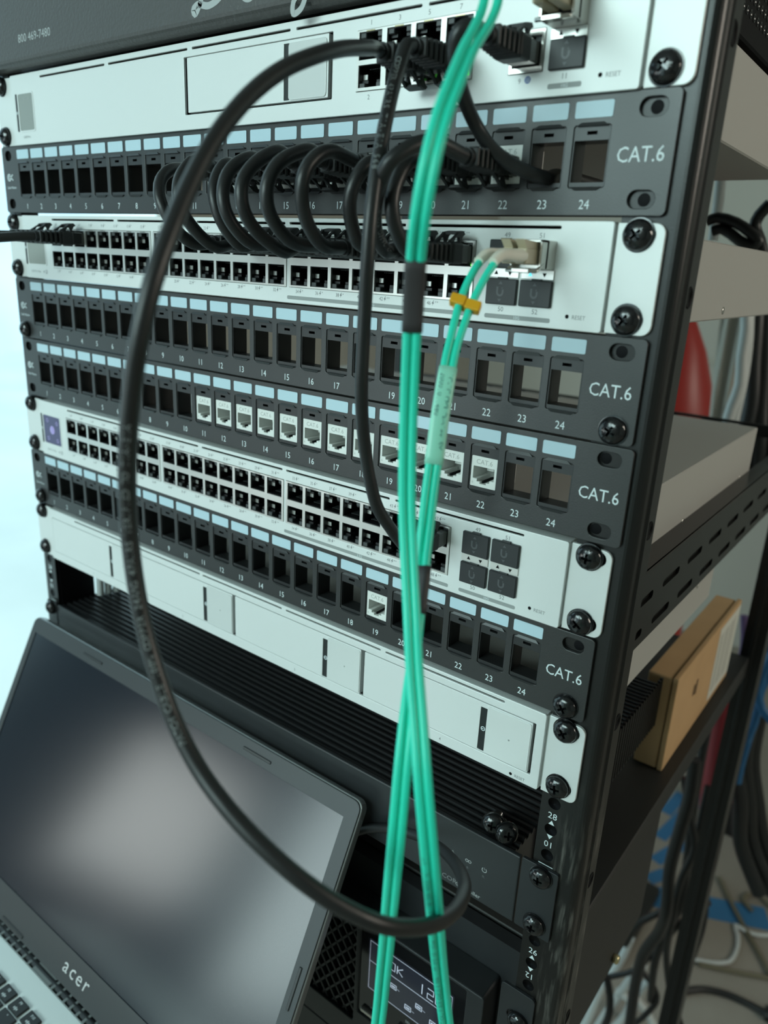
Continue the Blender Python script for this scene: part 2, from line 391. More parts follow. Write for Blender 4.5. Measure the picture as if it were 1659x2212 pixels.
# ------------------------------------------------------------------ shared small meshes
def build_screw():
    """pan-head rack screw with a Phillips recess cut into the head and a loose washer under it; front faces -y"""
    def tmp(mb, n):
        o = bpy.data.objects.new(n, mb.mesh(n)); COL.objects.link(o); return o
    R = 5.9; head = MB().lathe([(5.2, 0), (5.85, -.5), (5.9, -1.1), (5.75, -1.7), (5.3, -2.5), (4.5, -3.2), (3.4, -3.75), (2.0, -4.05), (.8, -4.15), (.01, -4.17)], 'screw_black', seg=36)
    cut = MB()
    for a, b in ((2.9, .62), (.62, 2.9)): 
        V = [(-a, -5, -b), (a, -5, -b), (a, -5, b), (-a, -5, b), (-a * .45, -1.6, -b * .8), (a * .45, -1.6, -b * .8), (a * .45, -1.6, b * .8), (-a * .45, -1.6, b * .8)]
        if a < b: V = [(-a, -5, -b), (a, -5, -b), (a, -5, b), (-a, -5, b), (-a * .8, -1.6, -b * .45), (a * .8, -1.6, -b * .45), (a * .8, -1.6, b * .45), (-a * .8, -1.6, b * .45)]
        cut.add(V, [(0, 1, 2, 3), (7, 6, 5, 4), (0, 4, 5, 1), (1, 5, 6, 2), (2, 6, 7, 3), (3, 7, 4, 0)], 'dark')
    h = tmp(head, 'h'); ms = []
    c1 = tmp(MB().add(cut.v[:8], cut.f[:6], 'dark'), 'c1'); c2 = tmp(MB().add(cut.v[8:], [tuple(i - 8 for i in f) for f in cut.f[6:]], 'dark'), 'c2')
    for c in (c1, c2):
        md = h.modifiers.new('b', 'BOOLEAN'); md.operation = 'DIFFERENCE'; md.object = c; md.solver = 'EXACT'
    me = bpy.data.meshes.new_from_object(h.evaluated_get(bpy.context.evaluated_depsgraph_get()))
    V = [tuple(v.co / MMU) for v in me.vertices]; F = [tuple(p.vertices) for p in me.polygons]; sm = [p.use_smooth for p in me.polygons]
    for o in (h, c1, c2): bpy.data.objects.remove(o)
    out = MB()
    for f in F:
        cen = sum((Vector(V[i]) for i in f), Vector()) / len(f); nr = (Vector(V[f[1]]) - Vector(V[f[0]])).cross(Vector(V[f[2]]) - Vector(V[f[1]]))
        inside = math.hypot(cen.x, cen.z) < 2.95 and cen.y > -4.17 + .0 and (abs(cen.x) < .64 or abs(cen.z) < .64) and abs(nr.normalized().y) < .95 and cen.y > -3.95 and all(abs(V[i][0]) < 2.95 and abs(V[i][2]) < 2.95 for i in f)
        out.add([V[i] for i in f], [tuple(range(len(f)))], 'dark' if inside and math.hypot(cen.x, cen.z) < 2.6 else 'screw_black', False)
    out.lathe([(6.4, .55), (6.4, -.25), (5.0, -.35), (4.8, .5)], 'screw_black', seg=32)
    out.lathe([(2.9, .4)] + [(2.9 - .3 * (i % 2), 2 + .5 * i) for i in range(22)] + [(2.2, 13.6), (.01, 13.6)], 'screw_black', seg=16)
    me2 = out.mesh('mounting_screw'); return me2
SCREW = build_screw()
for p in SCREW.polygons: p.use_smooth = False
bm = bmesh.new(); bm.from_mesh(SCREW); bmesh.ops.remove_doubles(bm, verts=bm.verts[:], dist=1e-6)
for f in bm.faces: f.smooth = True
for e in bm.edges:
    if len(e.link_faces) == 2 and e.calc_face_angle(0) > .6: e.smooth = False
bm.to_mesh(SCREW); bm.free()
def screw(parent, x, z, y=-.2, a=None):
    put('mounting_screw', SCREW, parent, (x, y, z), (0, a if a is not None else random.uniform(0, 1.5), 0))

def port_mesh(w, h, notch_up, rim=None):
    """RJ45 socket, origin at the opening's centre on the faceplate: keyed black cavity, light pipes, spring tab, contact comb"""
    mb = MB(); a, b = w / 2, h / 2; k = 1 if notch_up else -1; yb = 13
    mb.box(-a, -a + .35, .3, yb, -b, b, 'port_black'); mb.box(a - .35, a, .3, yb, -b, b, 'port_black')
    mb.box(-a, a, .3, yb, -b, -b + .35, 'port_black'); mb.box(-a, a, .3, yb, b - .35, b, 'port_black'); mb.box(-a, a, yb, yb + .6, -b, b, 'port_black')
    for sx in (-1, 1):
        mb.rbox(min(sx * a, sx * (a - 3.3)), max(sx * a, sx * (a - 3.3)), .5, 6, min(k * b, k * (b - 2.3)), max(k * b, k * (b - 2.3)), 'port_grey', .25, 1)
        mb.box(min(sx * (a - .4), sx * (a - 4.2)), max(sx * (a - .4), sx * (a - 4.2)), 2.2, 7, min(k * (b - 2.3), k * (b - 3.5)), max(k * (b - 2.3), k * (b - 3.5)), 'port_black')
    mb.rbox(-a + .3, -a + 3.1, 3.0, 3.6, -.9, 1.5, 'port_metal', .2, 1)
    mb.box(a - .9, a - .4, 1.5, 9, -2.6, 2.6, 'port_grey')
    for i in range(8):
        x = -3.6 + i * 1.03; mb.box(x, x + .4, 4.5, 11, -k * (b - .9), -k * (b - 1.25), 'port_grey')
    return mb.mesh('port')
PORT_UP = port_mesh(12, 10.1, True); PORT_DN = port_mesh(12, 10.1, False)
PORT_UP_R = port_mesh(13.2, 11.2, True); PORT_DN_R = port_mesh(13.2, 9.6, False)

def plug_mesh(length=31.0, up=1):
    """moulded patch-cord plug about the socket opening: clear plug, boot with ribs, latch guard; cable leaves at y = -length"""
    return None
def plug_parts(name, parent, x, z, up, y0=-2.0, L=31.0, yaw=0.0):
    """modular plug pushed into a socket at (x, z): returns nothing; cable joins at y0 - L"""
    pl = MB()
    pl.rbox(x - 5.7, x + 5.7, y0 - 8, y0 + 9, z - 3.9, z + 3.9, 'plug_clear', .5, 1)
    pl.box(x - 1.6, x + 1.6, y0 - 7, y0 + 5, z + up * 4.0, z + up * 5.0, 'plug_clear')
    o = part('plug', pl, parent)
    bt = MB(); yh = y0 - 7.5
    bt.rbox(x - 6.1, x + 6.1, yh - 8.5, yh, z - 4.4, z + 4.4, 'boot_black', 1.1, 2)
    n = 5; ya = yh - 8.2; yb_ = y0 - L
    for i in range(n):                        # ribs of the strain relief
        t0 = ya + (yb_ - ya) * i / n; t1 = ya + (yb_ - ya) * (i + .62) / n; s = 1 - .28 * i / n
        bt.rbox(x - 5.8 * s, x + 5.8 * s, t1, t0, z - 4.3 * (s * .6 + .4), z + 4.3 * (s * .6 + .4), 'boot_black', .9, 2)
    bt.tube([(x, ya + 3, z), (x, yb_ - 1.0, z)], 3.6, 'boot_black', 14, rfun=lambda t: 3.9 - .5 * t)
    g = [(ya - 2, 3.6), (ya + 1.5, 5.6), (ya + 4.5, 7.4), (yh - 2.2, 8.6), (yh + 1.6, 9.3), (yh + 2.9, 8.0)]
    for sx in (-1, 1):                        # the two cheeks of the latch guard
        prof = g + [(yh + 1.4, 7.2), (yh - .6, 4.0), (yh - 1.5, 6.6), (yh - 4.5, 6.2), (ya + 2.2, 4.0)]
        V = [(x + sx * (3.6 + d), a, z + up * b) for d in (-.7, .7) for a, b in prof]; q = len(prof)
        bt.add(V, [tuple(range(q)), tuple(range(q, 2 * q))] + [(k, (k + 1) % q, q + (k + 1) % q, q + k) for k in range(q)], 'boot_black')
    V = [(x + sx * 3.6, a, z + up * b) for a, b in [(yh - 2.2, 8.7), (yh + 1.6, 9.4), (yh + 2.9, 8.1), (yh - 2.0, 7.6)] for sx in (-1, 1)]
    bt.add(V, [(0, 1, 3, 2), (2, 3, 5, 4), (4, 5, 7, 6), (6, 7, 1, 0), (0, 2, 4, 6), (1, 3, 5, 7)], 'boot_black')
    part('boot', bt, parent)

# ------------------------------------------------------------------ patch panels
PX0, PDX = 10.34, 18.304
def keystone_mesh():
    mb = MB()
    mb.plate(rrect(-7.35, 7.35, -10.9, 11.1, .8), .5, 2.2, 'bezel_black', [rrect(-7.0, 7.0, -9.1, 6.0, .2), rrect(-2.1, 2.1, 8.0, 9.3, .1)])
    mb.box(-7.3, -6.9, 2, 11, -10.7, 10.9, 'bezel_black'); mb.box(6.9, 7.3, 2, 11, -10.7, 10.9, 'bezel_black')
    mb.box(-7.2, 7.2, 2, 10, 6.0, 6.5, 'bezel_black'); mb.box(-7.2, 7.2, 2, 10, -9.8, -9.2, 'bezel_black'); mb.box(-6.9, 6.9, 4, 4.5, 6.4, 10.8, 'dark')
    for z0, z1 in ((11.0, 12.3), (-12.1, -10.8)):           # snap tabs that bulge over the cut-out
        s = 1 if z0 > 0 else -1; zi, zo = (z0, z1) if s > 0 else (z1, z0)
        V = [(-6.4, .3, zi), (6.4, .3, zi), (4.6, .1, zo), (-4.6, .1, zo), (-6.4, -.75, zi), (6.4, -.75, zi), (4.6, -.2, zo), (-4.6, -.2, zo)]
        mb.add(V, [(0, 1, 2, 3), (4, 5, 6, 7), (0, 1, 5, 4), (1, 2, 6, 5), (2, 3, 7, 6), (3, 0, 4, 7)], 'bezel_black')
    return mb.mesh('port_frame')
KEYSTONE = keystone_mesh()
LABEL = MB().plate(rrect(-7.7, 7.7, -2.95, 2.95, .7), -.25, .3, 'label_blue').mesh('label_window')
def jack_mesh():
    """white keystone socket: engraved CAT.6, keyed opening, ledges and the latch notch below"""
    mb = MB(); o = [(-5.7, 1.0), (5.7, 1.0), (5.7, -5.1), (3.4, -5.1), (3.4, -6.4), (1.7, -6.4), (1.7, -7.4), (-1.7, -7.4), (-1.7, -6.4), (-3.4, -6.4), (-3.4, -5.1), (-5.7, -5.1)]
    mb.plate(rrect(-6.9, 6.9, -8.9, 5.9, .3), .2, 1.6, 'jack_white', [o])
    for x0, x1 in ((-6.8, -5.7), (5.7, 6.8)): mb.box(x0, x1, 1.5, 20, -8.8, 5.8, 'jack_white')
    mb.box(-5.8, 5.8, 1.5, 20, 1.0, 5.8, 'jack_white'); mb.box(-5.8, 5.8, 1.5, 20, -8.8, -7.4, 'jack_white')
    mb.box(-5.8, -3.4, 1.5, 14, -7.4, -5.1, 'jack_white'); mb.box(3.4, 5.8, 1.5, 14, -7.4, -5.1, 'jack_white')
    mb.box(-5.8, 5.8, 13, 13.6, -7.4, 1.0, 'jack_grey'); mb.box(-2.6, 1.2, 8, 9, -2.4, -.6, 'jack_white')
    for i in range(8): mb.box(-3.9 + i * 1.03, -3.5 + i * 1.03, 4, 12, .2, .6, 'nickel')
    mb.box(-1.5, -.7, 2, 12, -7.4, -6.2, 'dark')
    mb.text('CAT.6', 0, 3.4, 2.3, 'jack_grey', .17)
    mb.text('6', -5.6, -7.0, 1.2, 'jack_grey', .17)
    return mb.mesh('keystone_jack')
JACK = jack_mesh()
def swirl(mb, x, z, y, m):
    """the maker's mark: a round spiral with two prongs"""
    mb.sweep([(x - 2.3 + 2.1 * math.cos(t), y, z + 2.1 * math.sin(t)) for t in [math.pi * 2 * i / 20 * .86 + .6 for i in range(21)]], [(-.35, 0), (.35, 0), (.35, .05), (-.35, .05)], m, (0, -1, 0))
    mb.sweep([(x - 2.3 + .9 * math.cos(t), y, z + .9 * math.sin(t)) for t in [math.pi * 2 * i / 12 for i in range(12)]], [(-.3, 0), (.3, 0), (.3, .05), (-.3, .05)], m, (0, -1, 0))
    for s in (1, -1):
        mb.sweep([(x - .4, y, z + s * .6), (x + 1.4, y, z + s * .7), (x + 2.0, y, z + s * 1.6), (x + 2.9, y, z + s * 1.7)], [(-.35, 0), (.35, 0), (.35, .05), (-.35, .05)], m, (0, -1, 0))
def patch_panel(k, dx, label, jacks, screws):
    z0 = zb(k); t = thing('patch_bay', label, 'patch panel', (dx, 0, z0), 'patch panels')
    X = lambda x: x + dx; cx = [X(PX0 + PDX * n) for n in range(1, 25)]; cz = z0 + U - 22.6
    def slot(x, z, a, w=5.3, h=3.3): return rrect(x - w, x + w, z - h, z + h, h - .05, 5)
    sl = [slot(X(472.6), z0 + 38.1, 1), slot(X(472.6), z0 + 6.35, 1), slot(X(8.4), z0 + 38.1, 1, 4.2), slot(X(8.4), z0 + 6.35, 1, 4.2)]
    mb = MB()
    out = [(X(0) + p[0], p[1]) for p in rrect(0, 482.6, z0 + .45, z0 + U - .45, 2.2)]
    holes = sl + [rrect(c - 7.5, c + 7.5, cz - 11.1, cz + 11.3, .9) for c in cx]
    mb.plate(out, 0, 1.8, 'panel_black', holes, bevel=.25)
    mb.box(X(18), X(462), 1.8, 12, z0 + U - 2.0, z0 + U - .8, 'panel_black'); mb.box(X(18), X(462), 1.8, 12, z0 + .8, z0 + 2.0, 'panel_black')
    for i, c in enumerate(cx): mb.text(str(i + 1), c + .3, z0 + 4.7, 3.5, 'print_white', -.06, sx=.92)
    mb.text('CAT.6', X(470.0), z0 + U - 22.2, 5.5, 'print_white', -.06, sx=.88)
    swirl(mb, X(9.6), z0 + U - 20.6, -.06, 'print_white'); mb.text('Cable Matters', X(9.7), z0 + U - 27.2, 1.7, 'print_white', -.06, sx=.9)
    part('face_plate', mb, t)
    for i, c in enumerate(cx):
        put('label_window', LABEL, t, (c, 0, z0 + U - 5.85)); put('port_frame', KEYSTONE, t, (c, 0, cz))
        if i + 1 in jacks: put('keystone_jack', JACK, t, (c, .6, cz - .1), label='white keystone jack marked CAT.6')
    for x, z in screws: screw(t, X(x), z0 + z)
    return t
patch_panel(1, 0.0, 'black patch panel under the top router, its right ports full of looped black cables', range(12, 23), [])
patch_panel(3, 1.4, 'black patch panel under the cabled switch, every port empty', [], [(473.6, 6.35), (9, 6.35)])
patch_panel(4, 2.8, 'black patch panel with a row of twelve white jacks at ports 11 to 22', range(11, 23), [])
patch_panel(6, -1.4, 'black patch panel above the silver drive-bay recorder, a single white jack at port 19', [19], [(473.0, 6.35), (10.5, 6.35)])
# ------------------------------------------------------------------ silver rack devices
YF = -2.0
def ear(mb, x0, x1, z0, z1, side, zs):
    """L-shaped mounting ear with two oval holes"""
    r = [rrect(x0, x1, z0, z1, .6)]; q = 4.0
    out = []
    for x, z in [(x0, z0), (x1, z0), (x1, z1), (x0, z1)]:
        outer = (x == x1) == (side > 0)
        if not outer: out.append((x, z)); continue
        cx = x - q if side > 0 else x + q; cz = z + q if z == z0 else z - q
        for i in range(6):
            base = {(1, 0): -90, (1, 1): 0, (-1, 1): 90, (-1, 0): 180}[(side, 0 if z == z0 else 1)]
            t = math.radians(base + 90 * i / 5); out.append((cx + q * math.cos(t), cz + q * math.sin(t)))
    xs = 474.8 if side > 0 else 8.0
    mb.plate(out, 0, 1.9, 'silver', [rrect(xs - 5.6, xs + 5.6, z - 3.4, z + 3.4, 3.3, 5) for z in zs], bevel=.3)
    xi = x0 if side > 0 else x1
    mb.box(xi - 1.2 if side > 0 else xi, xi if side > 0 else xi + 1.2, 1.0, 40, z0 + 1, z1 - 1, 'silver')
def vents(z, segs): return [rrect(a, b, z - .55, z + .55, .5, 3) for a, b in segs]
def faceplate(x0, x1, z0, z1, holes, yb=8): 
    mb = MB(); mb.plate(rrect(x0, x1, z0, z1, 1.2), YF, -.4, 'silver', holes, bevel=.3)
    mb.box(x0 + .3, x1 - .3, 11.6, 12, z0 + .4, z1 - .4, 'dark')
    for a in ((x0 + .2, x0 + .8), (x1 - .8, x1 - .2)): mb.box(*a, -.5, 12, z0 + .3, z1 - .3, 'silver')
    mb.box(x0 + .3, x1 - .3, -.5, 12, z0 + .2, z0 + .8, 'silver'); mb.box(x0 + .3, x1 - .3, -.5, 12, z1 - .8, z1 - .2, 'silver'); return mb
def chassis(t, x0, x1, z0, z1, depth, screws=()):
    mb = MB(); mb.rbox(x0, x1, 12, depth, z0, z1, 'case_grey', .8, 1)
    for y, z in screws: mb.lathe([(2.3, 0), (2.0, .5), (.8, .55), (.01, .2)], 'nickel', (x1, y, z), axis='x', seg=12)
    part('chassis', mb, t)
def bolt(mb, x, z, h, m):
    P = [(.10, .5), (-.28, -.08), (-.02, -.08), (-.14, -.5), (.28, .12), (.02, .12), (.22, .5)]
    mb.add([(x + a * h, YF - .05, z + b * h) for a, b in P], [(0, 1, 2), (0, 2, 5), (0, 5, 6), (2, 3, 4), (2, 4, 5)], m)
def poe(mb, x, z, n, plus):
    s = str(n); mb.text(s, x - 1.5, z, 1.75, 'print_grey', YF - .05, sx=.9); bolt(mb, x + .3 + .25 * len(s), z, 2.5, 'print_grey')
    mb.text('+' * plus, x + 1.3 + .25 * len(s), z + .6, 1.2, 'print_grey', YF - .05, 'LEFT')
def cage_mark(mb, x, z, y, m, s=1.0):
    """dust-plug print: arrow up, U, arrow down"""
    mb.tri(x, z + 3.7 * s, 1.9 * s, 1.3 * s, y, m); mb.tri(x, z - 3.7 * s, 1.9 * s, 1.3 * s, y, m, True)
    P = [(x - 1.35 * s, z + 2.0 * s), (x - 1.35 * s, z - .3 * s)] + [(x + 1.35 * s * math.cos(a), z - .3 * s + 1.35 * s * math.sin(a)) for a in [math.pi + math.pi * i / 8 for i in range(1, 8)]] + [(x + 1.35 * s, z - .3 * s), (x + 1.35 * s, z + .9 * s)]
    mb.sweep([(a, y, b) for a, b in P], [(-.45 * s, 0), (.45 * s, 0), (.45 * s, .03), (-.45 * s, .03)], m, (0, -1, 0))
    mb.box(x + .7 * s, x + 1.2 * s, y - .02, y, z + 1.2 * s, z + 1.7 * s, m)
def dust_plug(t, x0, x1, z0, z1, mark=True):
    mb = MB().rbox(x0, x1, -3.6, 8, z0, z1, 'cover_black', .35, 1); mb.box((x0 + x1) / 2 - 2.2, (x0 + x1) / 2 + 2.2, -3.3, 2, z1 - .2, z1 + .6, 'cover_black')
    if mark: cage_mark(mb, (x0 + x1) / 2 - .3, (z0 + z1) / 2, -3.66, 'cover_mark')
    part('dust_plug', mb, t)
def strip(t, x0, x1, z0, z1, lit=None):
    mb = MB().rbox(x0, x1, -2.6, 3, z0, z1, 'port_metal', .15, 1); zc = (z0 + z1) / 2; xc = (x0 + x1) / 2
    mb.tri(xc - 3.3, zc + .2, 1.9, 1.7, -2.68, lit or 'dark'); mb.tri(xc + 3.3, zc - .1, 1.9, 1.7, -2.68, 'dark', True)
    part('cage_frame', mb, t)
def ready(mb, x, z):
    mb.lathe([(.85, 0), (.8, -.05), (.01, -.06)], 'dark', (x, YF, z), seg=14); mb.text('RESET', x + 5.1, z - .1, 1.65, 'print_grey', YF - .05, sx=.95)
def bar(mb, x0, x1, z, txt, h=.95):
    mb.flat(rrect(x0, x1, z - h, z + h, .7, 3), YF - .03, 'bar_grey'); mb.text(txt, (x0 + x1) / 2, z, 1.3, 'print_white', YF - .07)
def lcd_window(t, x0, x1, z0, z1, m, y=YF):
    fr = MB().plate(rrect(x0 - 1.0, x1 + 1.0, z0 - 1.0, z1 + 1.0, 1.6), y - .25, y + .2, 'silver', [rrect(x0, x1, z0, z1, 1.2)], bevel=.1)
    part('screen_frame', fr, t)
    sc = MB().flat(rrect(x0 - .1, x1 + .1, z0 - .1, z1 + .1, 1.2), y - .05, m); h = MB()
    hl = MB().flat(rrect(x0 - 3.9, x0 - 1.6, z0 - .6, z1 + .6, 1.0), y - .05, 'slot_dark')
    hl.sweep([(x0 - 2.75 + .75 * math.cos(a), y - .1, (z0 + z1) / 2 + .75 * math.sin(a)) for a in [6.283 * i / 12 for i in range(13)]], [(-.18, 0), (.18, 0), (.18, .03), (-.18, .03)], 'print_white', (0, -1, 0))
    hl.box(x0 - 3.1, x0 - 2.4, y - .13, y - .1, (z0 + z1) / 2 - .12, (z0 + z1) / 2 + .12, 'print_white')
    part('release_strip', hl, t); return sc

BX = [59.0, 174.6, 289.8]; PITCH = 14.05
def pcol(c): return BX[c // 8] + .55 + PITCH * (c % 8 + .5)
def network_switch(dz, dx, label, screen, used, module):
    Z = lambda z: z + dz; X = lambda x: x + dx
    t = thing('network_switch', label, 'network switch', (X(243), 0, Z(-88.6)), 'silver network switches')
    segs = [(62, 134.8), (138.6, 211.9), (215.8, 286.7), (289.9, 364.5), (368.4, 442.4)]
    bl = [rrect(X(b), X(b + 113.5), Z(-80.4), Z(-54.4), .4) for b in BX]
    mb = faceplate(X(22.5), X(464.6), Z(-88.5), Z(-46.0), vents(Z(-48.6), [(X(a), X(b)) for a, b in segs]) + bl)
    for c in range(24):
        pl = lambda n: 1 if n <= 24 or 33 <= n <= 40 else 2
        poe(mb, X(pcol(c)), Z(-51.9), 2 * c + 1, pl(2 * c + 1)); poe(mb, X(pcol(c)), Z(-82.3), 2 * c + 2, pl(2 * c + 2))
    bar(mb, X(288.6), X(404), Z(-85.6), '2.5G'); bar(mb, X(410.3), X(442), Z(-85.5), '10G')
    for s, x, z in (('49', 418.3, -51.8), ('51', 434.5, -51.8), ('50', 418.1, -82.3), ('52', 434.5, -82.3)): mb.text(s, X(x), Z(z), 2.0, 'print_grey', YF - .05)
    ready(mb, X(449.4), Z(-83.1))
    mb.text('USW Pro Max', X(36), Z(-83.6), 1.5, 'print_grey', YF - .05); mb.text('48', X(46.6), Z(-83.6), 1.5, 'print_grey', YF - .05)
    mb.sweep([(X(49.3), YF - .06, Z(-84.7)), (X(49.3), YF - .06, Z(-82.4)), (X(50.6), YF - .06, Z(-82.4)), (X(51.2), YF - .06, Z(-83.5)), (X(50.6), YF - .06, Z(-84.7)), (X(49.3), YF - .06, Z(-84.7))], [(-.2, 0), (.2, 0), (.2, .03), (-.2, .03)], 'print_grey', (0, -1, 0))
    part('face_plate', mb, t)
    for side, x0, x1 in ((1, 465.2, 484.0), (-1, -.6, 21.8)):
        e = MB(); ear(e, X(x0), X(x1), Z(-88.3), Z(-46.4), side, (Z(-50.8), Z(-82.55))); part('mounting_ear', e, t)
        for z in (-50.8, -82.55): screw(t, X(473.9) if side > 0 else X(8.6), Z(z))
    for b in BX:
        f = MB(); hs = []
        for c in range(8):
            x = X(b + .55 + PITCH * (c + .5)); hs += [rrect(x - 6, x + 6, Z(-65.5), Z(-55.4), .1), rrect(x - 6, x + 6, Z(-79.3), Z(-69.2), .1)]
            hs += [rrect(x - 2.6, x + 2.6, Z(-55.2), Z(-54.9), 0)]
        f.plate(rrect(X(b + .2), X(b + 113.3), Z(-80.2), Z(-54.6), .3), -2.35, 1, 'port_metal', hs); f.box(X(b + .3), X(b + 113.2), 1, 2, Z(-69.0), Z(-65.7), 'port_metal')
        part('port_block', f, t)
    for c in range(24):
        put('port', PORT_UP, t, (X(pcol(c)), -2, Z(-60.45))); put('port', PORT_DN, t, (X(pcol(c)), -2, Z(-74.25)))
    for i, x in enumerate((410.8, 427.0)):
        if not (module and i): dust_plug(t, X(x), X(x + 14.6), Z(-65.2), Z(-53.8))
        strip(t, X(x - .2), X(x + 14.8), Z(-69.2), Z(-65.4), 'led_cyan' if module and i else None)
        dust_plug(t, X(x), X(x + 14.8), Z(-80.4), Z(-69.6))
    sc = lcd_window(t, X(27.6), X(50.4), Z(-78.6), Z(-56.6), screen)
    if screen == 'screen_on':
        sc.lathe([(3.3, 0), (3.2, -.02), (.01, -.03)], 'screen_dot', (X(39), YF - .06, Z(-67.5)), seg=24)
        for a, b in ((33, -60.5), (46, -61.5), (33, -74.5), (45.5, -75)): sc.sweep([(X(a) + 1.3 * math.cos(q), YF - .08, Z(b) + 1.3 * math.sin(q)) for q in [6.283 * i / 10 for i in range(11)]], [(-.22, 0), (.22, 0), (.22, .02), (-.22, .02)], 'screen_dot', (0, -1, 0))
    part('screen', sc, t)
    for n in used:
        pl = MB(); x = X(pcol((n - 1) // 2)); pl.rbox(x + 2.9, x + 5.7, 0, 1.0, Z(-57.6), Z(-55.6), 'led_green', .1, 1); pl.rbox(x + 4.2, x + 5.7, -.2, .6, Z(-65.3), Z(-64.4), 'led_green', .1, 1)
        part('port_light', pl, t, 'small green port light')
    chassis(t, X(23), X(463.2), Z(-88.2), Z(-46.2), 372, [(188, Z(-83)), (340, Z(-83))])
    return t
network_switch(0, 0, 'silver 48-port network switch fed by the row of looped black patch cables', 'screen_grey', [47], True)
network_switch(-133.35, -1, 'silver network switch with a dark purple screen, under the panel of white jacks', 'screen_on', [], False)

# transceiver plugged in the upper right cage of the cabled switch, and the one in the router
def transceiver(name, label, xc, z0, z1, loc):
    t = thing(name, label, 'fiber transceiver', loc, 'fiber transceivers')
    mb = MB(); a, b = xc - 7.0, xc + 7.0
    mb.rbox(a, b, -11, 16, z0, z1, 'nickel', .3, 1)
    mb.box(a + .8, b - .8, -11.2, -10.8, z0 + 1.6, z1 - 1.6, 'dark')
    mb.rbox(a, a + 1.1, -15, -9, z0, z1, 'nickel', .2, 1); mb.rbox(b - 1.1, b, -15, -9, z0, z1, 'nickel', .2, 1); mb.rbox(a, b, -15, -9, z1 - 1.1, z1, 'nickel', .2, 1)
    part('module_shell', mb, t)
    bl = MB().tube([(a + .4, -12, z0 + 2), (a + .4, -17, z0 - .6), (a + .4, -18, z0 - .8), (b - .4, -18, z0 - .8), (b - .4, -17, z0 - .6), (b - .4, -12, z0 + 2)], .75, 'nickel', 8)
    bl.rbox(a + 3, b - 3, -19, -16.6, z0 - 1.6, z0 + .2, 'nickel', .3, 1); part('bail_latch', bl, t)
transceiver('fiber_transceiver', 'metal fiber transceiver in the upper right cage of the cabled switch, beside its unused cage', 434.4, -65.2, -53.9, (434, 0, -65.2))
transceiver('fiber_transceiver', 'metal fiber transceiver above the numbered 11 cage of the top router', 436.7, 22.6, 34.0, (436, 0, 22.6))

# ------------------------------------------------------------------ router
DX = 1.2
t = thing('network_router', 'silver gateway router at the top with numbered ports and a small drive bay', 'router', (243, 0, -.6), None)
segs = [(62, 134.8), (138.6, 211.9), (215.8, 289.3), (293.3, 366.9), (370.5, 444)]
PXS = [339.7, 355.5, 371.1, 386.8]
mb = faceplate(24.2, 466.6, -.6, 42.4, vents(38.9, segs) + [rrect(331.7, 394.4, 8.7, 33.4, .4), rrect(411.6, 426.8, 8.6, 23.6, .3), rrect(208.7, 316.9, 7.0, 35.1, .5)])
for i, x in enumerate(PXS): mb.text(str(2 * i + 1), x, 36.0, 2.0, 'print_grey', YF - .05)
mb.text('2', 339.5, 6.2, 2.0, 'print_grey', YF - .05)
mb.text('9', 417.0, 6.0, 1.9, 'print_grey', YF - .05)
mb.lathe([(1.35, 0), (1.3, -.03), (.01, -.03)], 'globe_blue', (420.6, YF - .02, 6.2), seg=20)
for a in (-.55, 0, .55): mb.box(420.6 - 1.2, 420.6 + 1.2, YF - .08, YF - .06, 6.2 + a - .07, 6.2 + a + .07, 'print_white'); mb.box(420.6 + a - .07, 420.6 + a + .07, YF - .08, YF - .06, 5.0, 7.4, 'print_white')
mb.text('11', 436.4, 6.3, 2.0, 'print_grey', YF - .05); bar(mb, 429.6, 443.8, 3.0, '10G'); ready(mb, 451.0, 5.3)
mb.text('UDM Pro', 40.5, 4.2, 1.6, 'print_grey', YF - .05)
part('face_plate', mb, t)
for side, x0, x1 in ((1, 467.4, 485.6), (-1, 1.0, 23.4)):
    e = MB(); ear(e, x0, x1, -.2, 42.2, side, (5.9, 37.6)); part('mounting_ear', e, t)
    for z in (5.9, 37.6): screw(t, 475.0 if side > 0 else 9.4, z)
f = MB(); hs = []
for x in PXS: hs += [rrect(x - 6.5, x + 6.5, 21.4, 32.6, .1), rrect(x - 6.5, x + 6.5, 10.2, 19.4, .1)]
f.plate(rrect(331.9, 394.2, 8.9, 33.2, .3), -2.35, 1, 'port_metal', hs)
for x in PXS: f.box(x - 2.4, x + 2.4, -2.45, -2.3, 32.5, 33.0, 'brass')
part('port_block', f, t)
for x in PXS: put('port', PORT_UP_R, t, (x, -2, 27.0)); put('port', PORT_DN_R, t, (x, -2, 14.8))
f = MB().plate(rrect(411.8, 426.6, 8.8, 23.4, .3), -2.4, 2, 'nickel', [rrect(413.0, 425.4, 10.6, 21.4, .2)]); part('port_block', f, t)
put('port', port_mesh(12.6, 11.0, True), t, (419.2, -2, 16.0))
for x, z0, z1 in ((371.1, 10.3, 12.4), (386.8, 10.3, 12.6)):
    part('port_light', MB().rbox(x + 3.4, x + 6.4, -1.9, -.6, z0, z1, 'led_green', .1, 1), t, 'small green port light')
strip(t, 429.2, 444.2, 19.0, 22.6); dust_plug(t, 429.6, 444.2, 8.4, 18.9)
sc = lcd_window(t, 33.2, 51.2, 8.2, 30.4, 'screen_grey'); sc.text('NETWORK', 43, 27.6, 1.0, 'print_pale', YF - .08); part('screen', sc, t)
